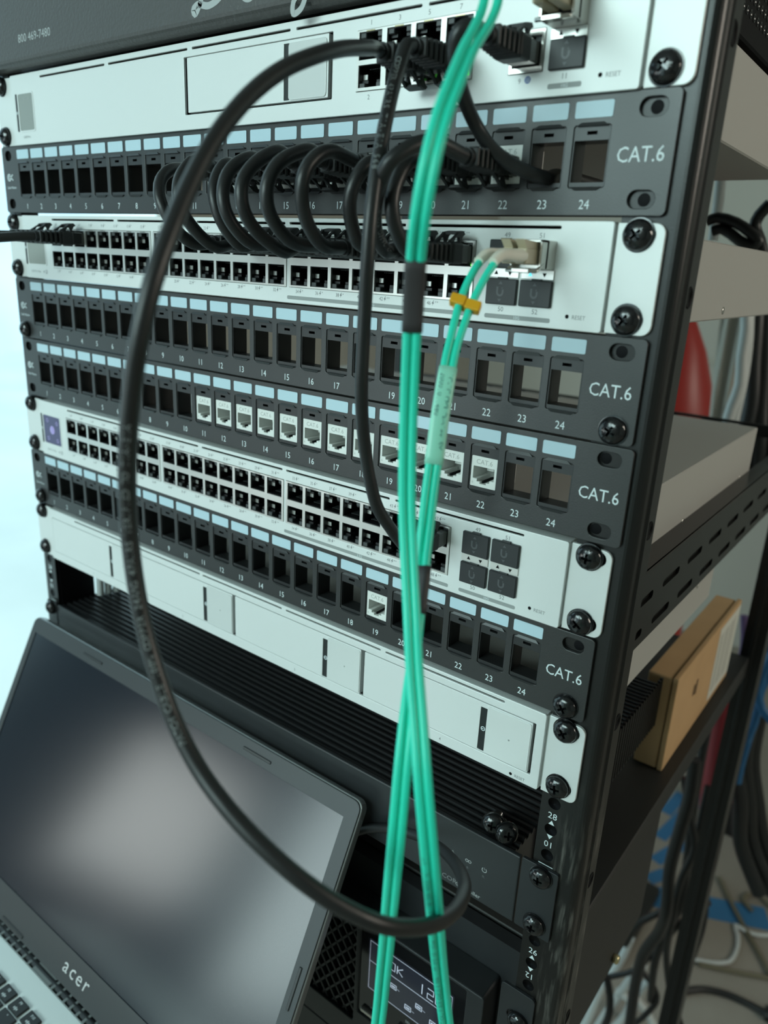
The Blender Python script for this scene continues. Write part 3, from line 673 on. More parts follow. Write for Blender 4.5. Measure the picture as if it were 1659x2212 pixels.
# drive bay
b = MB().box(208.9, 316.7, 3, 11, 7.2, 34.9, 'slot_dark'); part('bay_recess', b, t)
d = MB().plate(rrect(211.4, 314.4, 7.9, 34.7, .4), -2.0, 1, 'silver', [rrect(285.0, 288.8, 8.6, 33.3, .2)], bevel=.2); part('bay_door', d, t)
h = MB().flat(rrect(284.8, 289.4, 8.5, 33.4, 1.6), -1.6, 'slot_dark'); part('release_strip', h, t)
h = MB().plate(rrect(288.6, 313.4, 8.4, 33.3, 1.6), -2.5, -2.0, 'film', bevel=.15); part('bay_latch', h, t, 'latch plate under clear film')
chassis(t, 25, 463.6, -.4, 42.2, 288, [(118, 14), (250, 14)])

# ------------------------------------------------------------------ recorder with four drive bays
t = thing('video_recorder', 'silver recorder with four drive bays above the laptop', 'network recorder', (243, 0, -311.6), None)
segs = [(58, 131), (135, 208.7), (211.9, 285.9), (289.6, 362.9), (366.5, 441.3)]
bays = [(24.8, 134.2), (134.9, 242.6), (243.5, 350.9), (351.8, 459.2)]
mb = faceplate(20.6, 464.0, -311.4, -268.0, vents(-270.6, segs) + [rrect(bays[0][0], bays[3][1], -304.6, -275.2, .4)])
for i, (a, bb) in enumerate(bays): mb.text(str(i + 1), (a + bb) / 2 + .3, -308.3, 1.7, 'print_grey', YF - .05)
ready(mb, 448.9, -309.1); part('face_plate', mb, t)
for i, (a, bb) in enumerate(bays):
    d = MB().plate(rrect(a + .3, bb - 1.5, -304.2, -275.6, .5), -2.1, 2, 'silver', [rrect(bb - 30.6, bb - 26.6, -303.6, -278.4, .2)], bevel=.15)
    dr = part('drive_bay', d, t)
    h = MB().flat(rrect(bb - 30.8, bb - 26.0, -303.7, -278.3, 1.7), -1.7, 'slot_dark'); xc = bb - 28.5; zc = -290.8
    h.sweep([(xc + 1.1 * math.cos(q), -1.75, zc + 1.1 * math.sin(q)) for q in [6.283 * k / 14 for k in range(15)]], [(-.2, 0), (.2, 0), (.2, .03), (-.2, .03)], 'print_white', (0, -1, 0))
    h.box(xc - .6, xc + .6, -1.8, -1.76, zc - .12, zc + .12, 'print_white'); h.tri(xc - .5, zc, .7, .9, -1.8, 'print_white')
    part('release_strip', h, dr)
    h = MB().plate(rrect(bb - 26.6, bb - 1.9, -303.8, -276.4, 1.2), -2.5, -2.1, 'film', bevel=.12); h.lathe([(.5, 0), (.45, -.04), (.01, -.04)], 'bar_grey', (bb - 13.2, -2.5, -290.4), seg=10)
    part('bay_latch', h, dr, 'latch plate under clear film')
for side, x0, x1 in ((1, 464.9, 483.2), (-1, -.8, 20.0)):
    e = MB(); ear(e, x0, x1, -311.6, -268.6, side, (-273.2, -304.9)); part('mounting_ear', e, t)
    for z in (-273.2, -304.9): screw(t, 473.6 if side > 0 else 8.2, z)
chassis(t, 22, 463, -311.2, -268.2, 310, [(262, -286), (120, -286)])

# ------------------------------------------------------------------ ribbed black controller under the open unit
t = thing('power_controller', 'black finned controller behind the laptop, two loose screws on top', 'controller', (243, 0, -401.2), None)
mb = MB(); mb.rbox(15.5, 459.4, 0, 3, -401.0, -357.4, 'core_black', .8, 2)
for x in (419.2, 429.4, 439.6): mb.lathe([(.95, 0), (.8, -.15), (.01, -.05)], 'port_grey', (x, 0, -382.6), seg=12)
mb.sweep([(417.4, -.05, -380.0), (419.2, -.05, -376.6), (421.0, -.05, -380.0), (417.4, -.05, -380.0)], [(-.2, 0), (.2, 0), (.2, .03), (-.2, .03)], 'print_pale', (0, -1, 0)); mb.box(419.1, 419.35, -.08, -.04, -379.0, -377.7, 'print_pale')
for s in (-.95, .95): mb.sweep([(429.4 + s + .85 * math.cos(q), -.05, -378.0 + .85 * math.sin(q)) for q in [6.283 * k / 12 for k in range(13)]], [(-.18, 0), (.18, 0), (.18, .03), (-.18, .03)], 'print_pale', (0, -1, 0))
mb.sweep([(439.6 + 1.4 * math.sin(q), -.05, -378.0 + 1.4 * math.cos(q)) for q in [.6 + 5.08 * k / 14 for k in range(15)]], [(-.18, 0), (.18, 0), (.18, .03), (-.18, .03)], 'print_pale', (0, -1, 0)); mb.box(439.5, 439.7, -.08, -.04, -378, -376.3, 'print_pale')
mb.text('CORE E', 421.5, -396.6, 3.0, 'print_grey', -.06, sx=1.1); mb.text('Controller', 430.8, -397.4, 2.6, 'print_pale', -.06)
part('front_panel', mb, t)
mb = MB(); n = 44; p = 5.2; prof = [(3.0, -401)]
y = 3.0
top = []
for i in range(n):
    top += [(y, -359.9), (y + .5, -358.0), (y + 2.2, -358.0), (y + 2.7, -359.9)]; y += p
prof = [(3.0, -401.2)] + top + [(y, -401.2)]
k = len(prof); V = [(x, a, b) for x in (17, 454.6) for a, b in prof]
mb.add(V, [tuple(range(k)), tuple(range(k, 2 * k))] + [(i, (i + 1) % k, k + (i + 1) % k, k + i) for i in range(k)], 'fin_black')
yy = 30
while yy < 238: mb.box(454.5, 456.8, yy, yy + 2.2, -400.5, -358.2, 'fin_black'); yy += 5.2
part('heat_sink', mb, t)
for x0, x1, sd in ((460.3, 480.8, 1), (0.5, 14.8, -1)):
    mb = MB(); xs = 471.8 if sd > 0 else 7.5
    mb.plate(rrect(x0, x1, -400.6, -356.2, 1.0), -.2, 1.8, 'core_black', bevel=.3); part('mounting_bracket', mb, t)
    for z in (-361.8, -393.2): screw(t, xs, z, -.6)
# two spare screws lying on the fins
for x, y, rz, lb in ((438.4, 2.2, 15, 'loose black screw lying on the fins, the left one of two'), (447.6, .6, 40, 'loose black screw on the fins beside the post, head toward the camera')):
    o = bpy.data.objects.new('loose_screw', SCREW.copy()); COL.objects.link(o); o.location = Vector((x, y + 5, -352.2)) * MMU
    o.rotation_euler = (math.radians(-15), 0, math.radians(rz)); tag(o, lb, 'screw', 'loose screws')

# ------------------------------------------------------------------ black rack shelf and battery backup under it
t = thing('rack_shelf', 'black steel shelf spanning the rack under the finned controller', 'shelf', (241, 30, -441), None)
part('shelf_plate', MB().rbox(2, 477, 31, 498, -443.5, -440.3, 'shelf_black', .6, 1), t)
part('shelf_lip', MB().rbox(474, 477, 31, 498, -462, -443, 'shelf_black', .6, 1), t)
t = thing('battery_backup', 'black battery backup with a lit status display at the bottom of the rack', 'battery backup', (241, 120, -576), None)
part('case', MB().rbox(4, 475, 29, 236, -576, -467, 'shelf_black', 2, 2).box(15.5, 462, 20, 29, -576, -441, 'core_black'), t)
fr = MB().plate(rrect(200, 448.6, -582, -466, 2), 0, 20, 'core_black', [rrect(357.8, 437, -549, -468.6, 1), rrect(300, 354.2, -560, -477, 1)], bevel=.8); part('front_bezel', fr, t); part('lower_panel', MB().rbox(16, 457, .5, 20, -720, -583, 'core_black', 1, 1), t)
dp = MB().box(357.8, 437, 1.2, 12, -549, -468.6, 'gloss_black'); part('display_panel', dp, t)
lc = MB().plate(rrect(364.6, 429, -522, -480.5, .5), .7, 1.3, 'lcd')
def seg(mb, P, y=.6, wd=.32): mb.sweep([(a, y, b) for a, b in P], [(-wd, 0), (wd, 0), (wd, .03), (-wd, .03)], 'lcd_seg', (0, -1, 0))
for P in ([(365.6, -521.4), (365.6, -481.4), (428, -481.4), (428, -521.4), (365.6, -521.4)], [(365.6, -498), (428, -498)]): seg(lc, P, .66, .2)
def glyph(mb, ch, x, z, w, h):
    G = {'O': [[(0, 0), (1, 0), (1, 1), (0, 1), (0, 0)]], 'K': [[(0, 0), (0, 1)], [(1, 1), (.1, .5), (1, 0)]], '1': [[(.5, 0), (.5, 1)]], '2': [[(0, 1), (1, 1), (1, .5), (0, .5), (0, 0), (1, 0)]], '0': [[(0, 0), (1, 0), (1, 1), (0, 1), (0, 0)]]}
    for s in G[ch]: seg(mb, [(x + a * w, z + b * h) for a, b in s])
for i, c in enumerate('OK'): glyph(lc, c, 381.5 + 6 * i, -493.2, 4.2, 6.2)
for i, c in enumerate('120'): glyph(lc, c, 404.5 + 6.2 * i, -495.4, 4.4, 8.0)
for x, z in ((385, -506), (397, -515), (405, -508), (416, -513)):
    seg(lc, [(x - 2, z - 1.6), (x + 2.6, z - 1.6), (x + 2.6, z + 1.8), (x - 2, z + 1.8), (x - 2, z - 1.6)], .66, .35); seg(lc, [(x - 1.2, z), (x + 1.8, z)], .66, .5); seg(lc, [(x + 3.2, z), (x + 5.2, z - .4)], .66, .12)
part('lcd_screen', lc, t)
part('button', MB().rbox(361, 372, -1.2, 2, -545, -541.5, 'nickel', .8, 2), t); bt = MB().text('SEL', 398, -527.4, 2.0, 'print_pale', 1.1).text('ON', 369.5, -538.2, 1.6, 'print_pale', 1.1); bt.rbox(391, 406, -1.0, 2, -537, -533, 'cover_black', .8, 2); part('button', bt, t)
g = MB(); g.box(300, 354.2, 13, 15, -560, -477, 'dark')
for i in range(-9, 10):                       # diagonal lattice of the air intake
    for s in (1, -1):
        pts = []
        for q in range(60):
            zz = -560 + 83 * q / 59; xx = 327 + i * 9.2 + s * (zz + 518) * .72
            if 300 < xx < 354.2: pts.append((xx, 5, zz))
        if len(pts) > 1: g.sweep([pts[0], pts[-1]], [(-.7, -1.5), (.7, -1.5), (.7, 3), (-.7, 3)], 'core_black', (0, -1, 0))
part('air_grille', g, t)
mb = MB().plate(rrect(457.8, 478.4, -600, -444.0, 2.5), 0, 1.8, 'core_black', [rrect(463, 476, -467.5, -459.5, 3.9)], bevel=.3); part('mounting_ear', mb, t); screw(t, 470.4, -464.6)
part('side_knob', MB().lathe([(3, 0), (3.6, 1.5), (3.6, 4), (2.6, 5), (.01, 5.2)], 'brass', (475, 167, -562), axis='x', seg=16), t, 'small brass knob')

# ------------------------------------------------------------------ dark cover panel at the very top
t = thing('blanking_plate', 'textured dark brown panel printed with a phone number at the top of the rack', 'rack panel', (241, 0, 44.6), None)
prof = [(-8 + 0, 46.6), (-9.6, 47.4), (-10, 49.0), (-10, 131), (-8, 133), (1.5, 133), (1.5, 44.8), (-4, 44.8), (-7, 45.4)]
k = len(prof); mb = MB(); V = [(x, a, b) for x in (8, 482.6) for a, b in prof]
mb.add(V, [tuple(range(k)), tuple(range(k, 2 * k))] + [(i, (i + 1) % k, k + (i + 1) % k, k + i) for i in range(k)], 'cover_brown')
mb.text('800 469-7480', 73.5, 59.4, 4.7, 'print_pale', -10.06, sx=1.02)
def stroke(mb, P, wd):
    Q = spline([(a, -10.05, b) for a, b in P], 1.0); n = len(Q)
    mb.sweep(Q, [(-wd, 0), (wd, 0), (wd, .03), (-wd, .03)], 'print_pale', (0, -1, 0))
stroke(mb, [(246, 86), (240, 70), (233, 55), (229, 51), (227.5, 53), (231, 55), (240, 53.5), (250, 57), (258, 68), (258, 84), (246, 92), (234, 88)], 1.6)
stroke(mb, [(262, 56), (270, 61), (272, 66), (268, 67), (264, 60), (265, 54), (270, 52.5), (277, 58), (283, 66), (285, 60), (283, 54), (279, 52.5)], 1.4)
stroke(mb, [(286, 55), (294, 65), (293, 57), (295, 53), (300, 58), (309, 66), (303, 67), (300, 60), (303, 54), (309, 61)], 1.4)
stroke(mb, [(311, 66), (309, 55), (304, 44), (299, 42.5), (299, 47), (308, 54), (316, 62), (319, 66), (317, 54)], 1.4)
stroke(mb, [(317, 54), (322, 65), (327, 66), (326, 55), (331, 56)], 1.4)
part('face', mb, t); mb = MB().plate(rrect(-3, 12, 44.9, 132, 2), 0, 2, 'rack_black'); part('mounting_ear', mb, t)
for z in (50.6, 82): screw(t, 6.0, z)
# perforated black drawer behind it
t = thing('vented_drawer', 'black perforated box above the router at the upper right', 'drawer', (243, 200, 46), None)
mb = MB().rbox(22, 463, 4, 420, 46, 132, 'dark', 1, 1); part('box', mb, t)
mb = MB()
for i in range(40):
    for j in range(9):
        y, z = 110 + i * 7.2 + (j % 2) * 3.6, 58 + j * 6.2
        mb.lathe([(2.0, 0), (2.0, .3), (1.6, .3), (1.4, .05)], 'screw_black', (463, y, z), axis='x', seg=8)
part('perforations', mb, t)
# ------------------------------------------------------------------ laptop leaning its lid against the rack
t = thing('laptop', 'open silver laptop with a dark screen standing in front of the rack', 'laptop', (180, -110, -592), None)
th = math.radians(26.5); P0 = Vector((0, -9, -370)); Dn = Vector((0, -math.sin(th), -math.cos(th))); Nn = Vector((0, -math.cos(th), math.sin(th)))
def lid(p): return Vector((p.x, 0, 0)) + P0 + Dn * (-p.z) + Nn * (-p.y)      # builder plane: x right, y into the lid, z up
lx0, lx1, lb = -3.0, 361.8, -221.0
part('lid_shell', MB().plate(rrect(lx0, lx1, lb, 0, 6), .6, 6.5, 'laptop_rim', bevel=.8).xf(lid), t)
bz = MB().plate(rrect(lx0 + .8, lx1 - .8, lb + .3, -.8, 5.5), -.6, .7, 'laptop_bezel', [rrect(4.2, 351.6, -196.2, -13.0, .3)], bevel=.25)
for x0, x1 in ((74, 100), (262, 288)): bz.rbox(x0, x1, -1.3, -.4, -8.4, -6.4, 'bezel_black', .4, 1)
bz.rbox(355.2, 357.4, -1.3, -.4, -128, -102, 'bezel_black', .4, 1); bz.rbox(88, 118, -1.3, -.4, -219, -216.4, 'bezel_black', .4, 1)
part('bezel', bz.xf(lid), t)
part('screen', MB().plate(rrect(4.0, 351.8, -196.4, -12.8), .1, .6, 'laptop_screen').xf(lid), t)
lg = MB(); g = MB()
x = 169.0
for ch in 'acer':
    V, F = text_mesh(ch); 
    lg.add([(x + 3.6 + (a * .98 + b * .18) * 10.5, -1.0, -207.0 + b * 10.5) for a, b, _ in V], F, 'chrome'); x += 8.2 if ch != 'r' else 5
part('emblem', lg.xf(lid), t, 'chrome lettering under the screen')
zd = -573.0
part('base', MB().rbox(lx0, lx1, -352, -112, zd - 18, zd, 'deck', 1.5, 2).rbox(lx0, lx1, -112.5, -104, zd - 15, zd - 6, 'vent_grey', 1, 1), t)
v = MB(); x = 20.0
while x < 340:
    if not 138 < x < 162: v.rbox(x, x + 2.4, -113, -105.0, zd - 4.2, zd - .6, 'vent_grey', .2, 1)
    x += 8.0
v.box(18, 342, -105.6, -103, zd - 5, zd - 1.4, 'dark'); v.rbox(139, 162, -113, -105, zd - 5, zd - .8, 'vent_grey', .3, 1); v.box(18, 342, -113, -104, zd - 5.6, zd - 4, 'vent_grey')
part('hinge_vent', v, t)
part('hinge', MB().tube([(30, -108, zd - 4), (330, -108, zd - 4)], 3.6, 'laptop_bezel', 12), t)
names = ['esc', 'F1', 'F2', 'F3', 'F4', 'F5', 'F6', 'F7', 'F8', 'F9', 'F10', 'F11', 'F12']
def keycap(x, y, w, h, txt, sub=None):
    k = MB().rbox(x - w / 2, x + w / 2, y - h / 2, y + h / 2, zd - .3, zd + 1.7, 'key', .7, 2)
    k.text(txt, x - .6, zd + 1.74, 2.0, 'print_white', 0); 
    nv = len(text_mesh(txt, 'CENTER')[0]); k.v[-nv:] = [(p[0], y + h / 2 - 2.6 + (p[2] - zd - 1.74), zd + 1.74) for p in k.v[-nv:]]
    if sub:
        for dx in (-1.6, 0, 1.6): k.box(x + dx - .4, x + dx + .4, y - 3.4 + abs(dx) * .3, y - 1.0 - abs(dx) * .3, zd + 1.72, zd + 1.76, 'print_white')
        k.box(x - 2.2, x + 2.2, y - 2.4, y - 2.0, zd + 1.72, zd + 1.76, 'print_white')
    part('key', k, t)
for i, n in enumerate(names): keycap(18.5 + 16.0 * i, -134.3, 13.2, 9.4, n, n in ('F8', 'F9', 'F10', 'F7'))
for r in range(1, 6):
    for i in range(13):
        keycap(14.0 + 18.2 * i + 4 * (r % 3), -134.3 - 13.6 - 18.4 * (r - 1), 15.6, 15.6, '*' if (r == 1 and i == 8) else '!@#$%^&8()-=+'[i] if r == 1 else 'qwertyuiop[]/'[i] if r == 2 else 'asdfghjkl;,. '[i] if r == 3 else 'zxcvbnm,./   '[i] if r == 4 else ' ')
# the stand that carries the laptop, below the picture
t = thing('laptop_stand', 'black shelf under the open laptop in front of the rack', 'stand', (180, -225, -640), None)
part('stand_top', MB().rbox(-40, 400, -380, -80, -612, -591.2, 'shelf_black', 2, 1), t)
for x in (-20, 376):
    part('leg', MB().rbox(x - 10, x + 10, -370, -350, FL, -611, 'shelf_black', 2, 1), t); part('leg', MB().rbox(x - 10, x + 10, -110, -90, FL, -611, 'shelf_black', 2, 1), t)

# ------------------------------------------------------------------ cables in front of the rack
CAB = {'long': [(371.1, -33.0, 14.5), (371.2, -38.0, 14.6), (376.3, -47.5, 12.1), (385.1, -73.9, 5.2), (389.6, -93.0, -1.4), (391.8, -110.3, -9.2), (393.8, -126.1, -19.3), (397.3, -142.1, -32.6), (400.3, -155.2, -47.6), (403.3, -165.3, -61.5), (404.5, -172.1, -73.7), (403.4, -176.4, -88.4), (399.9, -177.5, -104.0), (396.0, -177.4, -122.2), (393.1, -176.5, -140.3), (394.1, -176.6, -158.1), (398.0, -177.0, -175.7), (404.4, -177.4, -191.2), (413.4, -177.9, -205.5), (424.7, -178.2, -217.0), (438.3, -178.1, -225.3), (451.5, -176.5, -232.4), (463.6, -173.1, -239.5), (473.5, -167.5, -246.9), (482.2, -159.1, -254.8), (486.0, -147.9, -263.2), (487.2, -132.8, -273.3), (484.2, -113.5, -284.7), (477.8, -95.9, -294.0), (466.3, -77.1, -307.3), (447.7, -53.3, -327.2), (425.8, -31.7, -347.0), (403.1, -16.3, -364.2), (379.6, -7.2, -379.6), (361.1, -4.0, -392.5), (343.0, -3.6, -410.0), (323.0, -6.0, -436.0), (303.0, -14.0, -470.0)],
 'c2': [(386.8, -33.0, 14.5), (386.8, -38.0, 14.0), (388.0, -45.6, 1.8), (391.7, -53.7, -8.5), (394.7, -61.1, -22.2), (396.6, -66.5, -35.4), (397.9, -70.2, -50.0), (397.9, -71.0, -64.7), (396.2, -69.3, -79.9), (395.1, -68.3, -97.6), (394.2, -67.2, -112.3), (393.0, -64.1, -128.0), (392.3, -60.1, -142.6), (393.6, -57.7, -155.0), (395.0, -53.8, -167.1), (396.5, -45.0, -179.0), (396.0, -37.0, -187.0), (395.0, -30.0, -192.6), (394.7, -25.0, -193.7)],
 'c3': [(419.2, -33.0, 15.0), (419.0, -39.0, 15.3), (420.2, -48.3, 13.9), (418.5, -50.2, 12.4), (416.8, -50.1, 9.2), (415.6, -47.6, 4.9), (414.2, -42.7, 0.1), (413.1, -35.6, -6.1), (412.7, -25.6, -13.2), (417.0, -20.2, -20.5), (422.6, -14.3, -25.6), (429.6, -9.2, -28.9), (433.2, -0.4, -29.9), (432.0, 8.0, -28.0), (435.0, 40.0, -28.0), (433.0, 90.0, -29.0)],
 'T1': [(436.5, -44.0, 28.5), (436.3, -54.0, 31.0), (436.8, -63.0, 30.0), (439.1, -65.0, 15.6), (448.0, -90.8, -5.7), (452.2, -102.3, -15.4), (454.6, -111.1, -25.2), (455.3, -116.0, -35.2), (454.6, -117.3, -43.5), (452.5, -116.2, -53.0), (447.5, -110.1, -64.2), (445.0, -106.5, -76.3), (443.9, -104.7, -89.2), (443.6, -103.8, -105.5), (444.8, -104.5, -125.2), (447.3, -106.3, -143.6), (452.1, -110.0, -161.2), (458.6, -115.8, -177.5), (465.1, -122.5, -189.4), (473.1, -130.0, -203.0), (480.3, -136.2, -218.4), (484.7, -136.9, -240.3), (484.9, -130.4, -269.7), (480.9, -116.0, -310.1), (478.6, -104.0, -346.9), (477.4, -91.2, -393.0)],
 'T2': [(433.9, -42.0, -62.1), (433.8, -47.9, -66.7), (433.2, -51.9, -72.2), (433.0, -55.9, -78.3), (433.9, -61.2, -86.4), (435.1, -66.6, -95.2), (437.1, -72.2, -106.2), (438.9, -77.1, -118.0), (440.5, -81.1, -130.8), (442.5, -85.7, -142.4), (445.2, -90.7, -152.9), (447.9, -95.6, -163.2), (451.4, -100.9, -172.9), (455.9, -108.3, -182.9), (460.0, -115.3, -194.5), (464.6, -123.4, -206.6), (468.7, -130.7, -222.2), (470.9, -134.8, -242.4), (468.6, -132.5, -270.8), (461.1, -122.4, -312.3), (455.3, -115.0, -347.5), (449.8, -107.8, -399.6)],
 'L1': [(248.3, -33.0, -25.0), (249.9, -45.4, -27.1), (251.9, -52.8, -32.4), (254.5, -56.2, -38.3), (257.4, -57.1, -43.9), (260.2, -55.6, -49.9), (262.8, -51.7, -56.4), (264.9, -44.5, -61.1), (266.5, -33.0, -60.3)],
 'L2': [(266.6, -33.0, -25.0), (267.8, -44.6, -23.4), (269.4, -52.3, -28.4), (271.4, -57.4, -34.3), (273.6, -59.8, -41.5), (275.7, -58.9, -47.9), (277.7, -56.1, -53.1), (279.3, -50.2, -58.8), (280.3, -42.7, -62.4), (280.5, -33.0, -60.3)],
 'L3': [(284.9, -33.0, -25.0), (286.0, -40.6, -24.8), (287.4, -47.2, -29.8), (289.2, -51.5, -36.7), (291.1, -52.6, -43.1), (293.1, -51.2, -49.9), (294.9, -47.6, -56.2), (296.3, -41.3, -61.3), (297.4, -33.0, -60.3)],
 'L4': [(303.2, -33.0, -25.0), (303.3, -39.6, -22.6), (303.9, -49.2, -25.9), (304.8, -56.6, -31.3), (306.0, -60.5, -37.8), (307.3, -61.6, -43.9), (308.6, -60.3, -49.4), (309.8, -55.7, -55.3), (310.7, -47.6, -60.2), (311.4, -33.0, -60.3)],
 'L5': [(321.5, -33.0, -25.0), (321.6, -40.5, -20.9), (321.9, -50.5, -24.2), (322.3, -58.9, -29.6), (322.9, -64.4, -35.5), (323.5, -66.0, -41.0), (324.1, -65.0, -47.2), (324.7, -60.6, -53.4), (325.1, -52.2, -59.0), (325.4, -40.8, -63.2), (325.5, -33.0, -60.3)],
 'L6': [(339.8, -33.0, -25.0), (339.8, -40.2, -21.1), (339.8, -51.5, -24.2), (339.8, -60.1, -28.8), (339.7, -65.3, -35.0), (339.7, -66.9, -41.2), (339.6, -65.2, -47.7), (339.6, -60.1, -53.6), (339.5, -50.7, -59.1), (339.5, -33.0, -60.3)],
 'L7': [(358.1, -33.0, -25.0), (357.7, -48.4, -23.1), (357.2, -57.4, -27.2), (356.6, -62.0, -32.7), (355.8, -62.9, -39.2), (355.1, -61.1, -46.0), (354.5, -56.0, -53.7), (354.0, -46.7, -60.0), (353.6, -33.0, -60.3)],
 'L8': [(376.4, -33.0, -25.0), (374.7, -44.4, -28.1), (373.4, -49.5, -33.9), (372.0, -51.2, -39.8), (370.6, -50.0, -45.6), (369.4, -46.7, -51.4), (368.4, -41.5, -57.6), (367.6, -33.0, -60.3)],
 'L10': [(394.7, -33.0, -25.0), (394.9, -45.4, -28.6), (395.1, -50.3, -33.8), (395.2, -53.3, -39.1), (395.4, -54.3, -44.2), (395.5, -53.0, -49.5), (395.6, -49.1, -55.3), (395.7, -41.7, -60.8), (395.7, -33.0, -60.3)],
 'L9': [(413.0, -33.0, -25.0), (410.3, -51.1, -22.6), (406.8, -60.2, -25.5), (402.3, -66.1, -31.0), (397.4, -64.4, -36.5), (392.4, -60.4, -42.5), (387.9, -55.3, -48.3), (384.4, -49.3, -54.6), (382.2, -39.1, -61.1), (381.7, -33.0, -60.3)]}
FACE = (.55, -.80, .25)
PLUGS = {  # cable: [(x, z, latch side, first?)]
 'long': [(371.1, 14.5, -1)], 'c2': [(386.8, 14.5, -1), (394.7, -193.7, 1)], 'c3': [(419.2, 15.0, 1)]}
def jacket(t, pts, r, texts=()):
    Q = spline(pts, 2.5); part('jacket', MB().tube(Q, r, 'cable_black', 16), t)
    for txt, st, h, sh, rev in texts:
        R = list(reversed(Q)) if rev else Q
        lm = MB(); print_along(lm, R, txt, st, h, r, (.74, -.55, .38) if rev else FACE, 'cable_print', shift=sh, adv=.86); part('printing', lm, t, 'pale lettering on the jacket')
t = thing('network_cable', 'long black network cable hanging from the router in a wide loop over the laptop', 'network cable', CAB['long'][20])
jacket(t, CAB['long'], 2.75, [('PATCH CABLE 100% COPPER 24AWG 4PAIRS VERIFIED TO TIA-EIA', 441, 2.2, .15, True)]); plug_parts('p', t, 371.1, 14.5, -1)
t = thing('network_cable', 'black network cable running straight down from the router to the lower switch', 'network cable', CAB['c2'][10])
jacket(t, CAB['c2'], 2.75, [('COPPER 4PAIRS TIA-EIA 568', 14, 2.3, -.2, False)]); plug_parts('p', t, 386.8, 14.5, -1); plug_parts('p', t, 394.7, -193.7, 1, L=23)
t = thing('network_cable', 'black network cable from the globe-marked router port into patch port 23', 'network cable', CAB['c3'][5])
jacket(t, CAB['c3'], 2.75); plug_parts('p', t, 419.2, 15.0, 1)
ordn = ['L1', 'L2', 'L3', 'L4', 'L5', 'L6', 'L7', 'L8', 'L10', 'L9']
nth = ['first', 'second', 'third', 'fourth', 'fifth', 'sixth', 'seventh', 'eighth', 'ninth', 'tenth']
for i, n in enumerate(ordn):
    P = CAB[n]; a, b = P[0], P[-1]
    t = thing('patch_cable', 'short black looped patch cable, %s from the left in the row of ten' % nth[i], 'patch cable', P[len(P) // 2], 'looped patch cables')
    jacket(t, P, 2.95, [('UTP 26AWG 4PAIR', 6, 2.2, .2, True)] if n == 'L9' else ())
    plug_parts('p', t, a[0], a[2], -1, y0=0); plug_parts('p', t, b[0], b[2], 1)
# two cables that come in from the left edge to the first ports of the cabled switch
for (c, pts, lb) in ((0, [(66.6, -33, -60.3), (62, -40, -60.6), (50, -52, -62), (20, -66, -66), (-40, -84, -72), (-120, -90, -80)], 'black network cable entering from the left edge to the switch, the rear one of two'),
                     (2, [(94.7, -33, -60.4), (90, -41, -61), (76, -60, -64.0), (40, -86, -69), (-10, -104, -75), (-90, -112, -88)], 'black network cable entering from the left edge to the switch, the front one of two')):
    t = thing('network_cable', lb, 'network cable', pts[3]); jacket(t, pts, 2.9); plug_parts('p', t, pts[0][0], pts[0][2], 1)

# teal duplex fiber cable: two cords side by side from the router to the cabled switch
T1, T2 = CAB['T1'], CAB['T2']
bottom = [(476.5, -86, -430), (474, -84, -462), (466, -86, -484), (456, -92, -474), (450.5, -100, -440)]
t = thing('fiber_cable', 'teal duplex fiber cable hanging in a long loop in front of the rack', 'fiber cable', (470, -110, -250))
C = spline(T1 + bottom + list(reversed(T2)), 3.0); n = len(C); L = [0.0]
for a, b in zip(C, C[1:]): L.append(L[-1] + (b - a).length)
def near(p): return min(range(n), key=lambda i: (C[i] - Vector(p)).length)
iS = near(T1[3]); iT = near(T2[13]); iE = near(T2[3])
tw = []
for i in range(n):                                # the pair lies flat to the camera, and rolls edge-on just above where the two runs cross
    a = 0.0
    d = (L[i] - L[iT]) / 26.0; a = 62 * math.exp(-d * d); tw.append(math.radians(a))
CV = (CAM - Vector((455, -110, -180))).normalized()
sides = []; prev = None
for i in range(n):
    tg = (C[min(i + 1, n - 1)] - C[max(i - 1, 0)]).normalized(); v = (CAM - C[i]).normalized(); sd = tg.cross(v)
    if sd.length < .15 and prev is not None: sd = prev
    sd = (sd - tg * sd.dot(tg)).normalized()
    if L[i] < 40 or L[-1] - L[i] < 30:              # at the connectors the cords sit side by side along the faceplate
        ex = Vector((1, 0, 0)); e = ex - tg * ex.dot(tg); e.normalize(); e = e if e.dot(sd) > 0 else -e
        k = (1 - L[i] / 40) if L[i] < 40 else 1 - (L[-1] - L[i]) / 30; sd = (sd * (1 - k) + e * k).normalized()
    if prev is not None and sd.dot(prev) < 0 and False: sd = -sd
    prev = sd; nv = sd.cross(tg).normalized(); sides.append((sd * math.cos(tw[i]) + nv * math.sin(tw[i])).normalized())
def gap(i): 
    e = min(L[i], 1e9); f = L[-1] - L[i]
    return 1.5 + (1.65 * max(0, 1 - e / 60)) + (1.65 * max(0, 1 - f / 38))
cords = []
for s in (-1, 1):
    Q = [C[i] + sides[i] * s * gap(i) for i in range(n)]; cords.append(Q)
    part('cord', MB().tube(Q, 1.5, 'teal', 14), t)
part('web', MB().sweep([C[i] for i in range(n) if L[i] > 66 and L[-1] - L[i] > 60], [(-.4, -.35), (.4, -.35), (.4, .35), (-.4, .35)], 'teal', (0, -1, .2)), t)
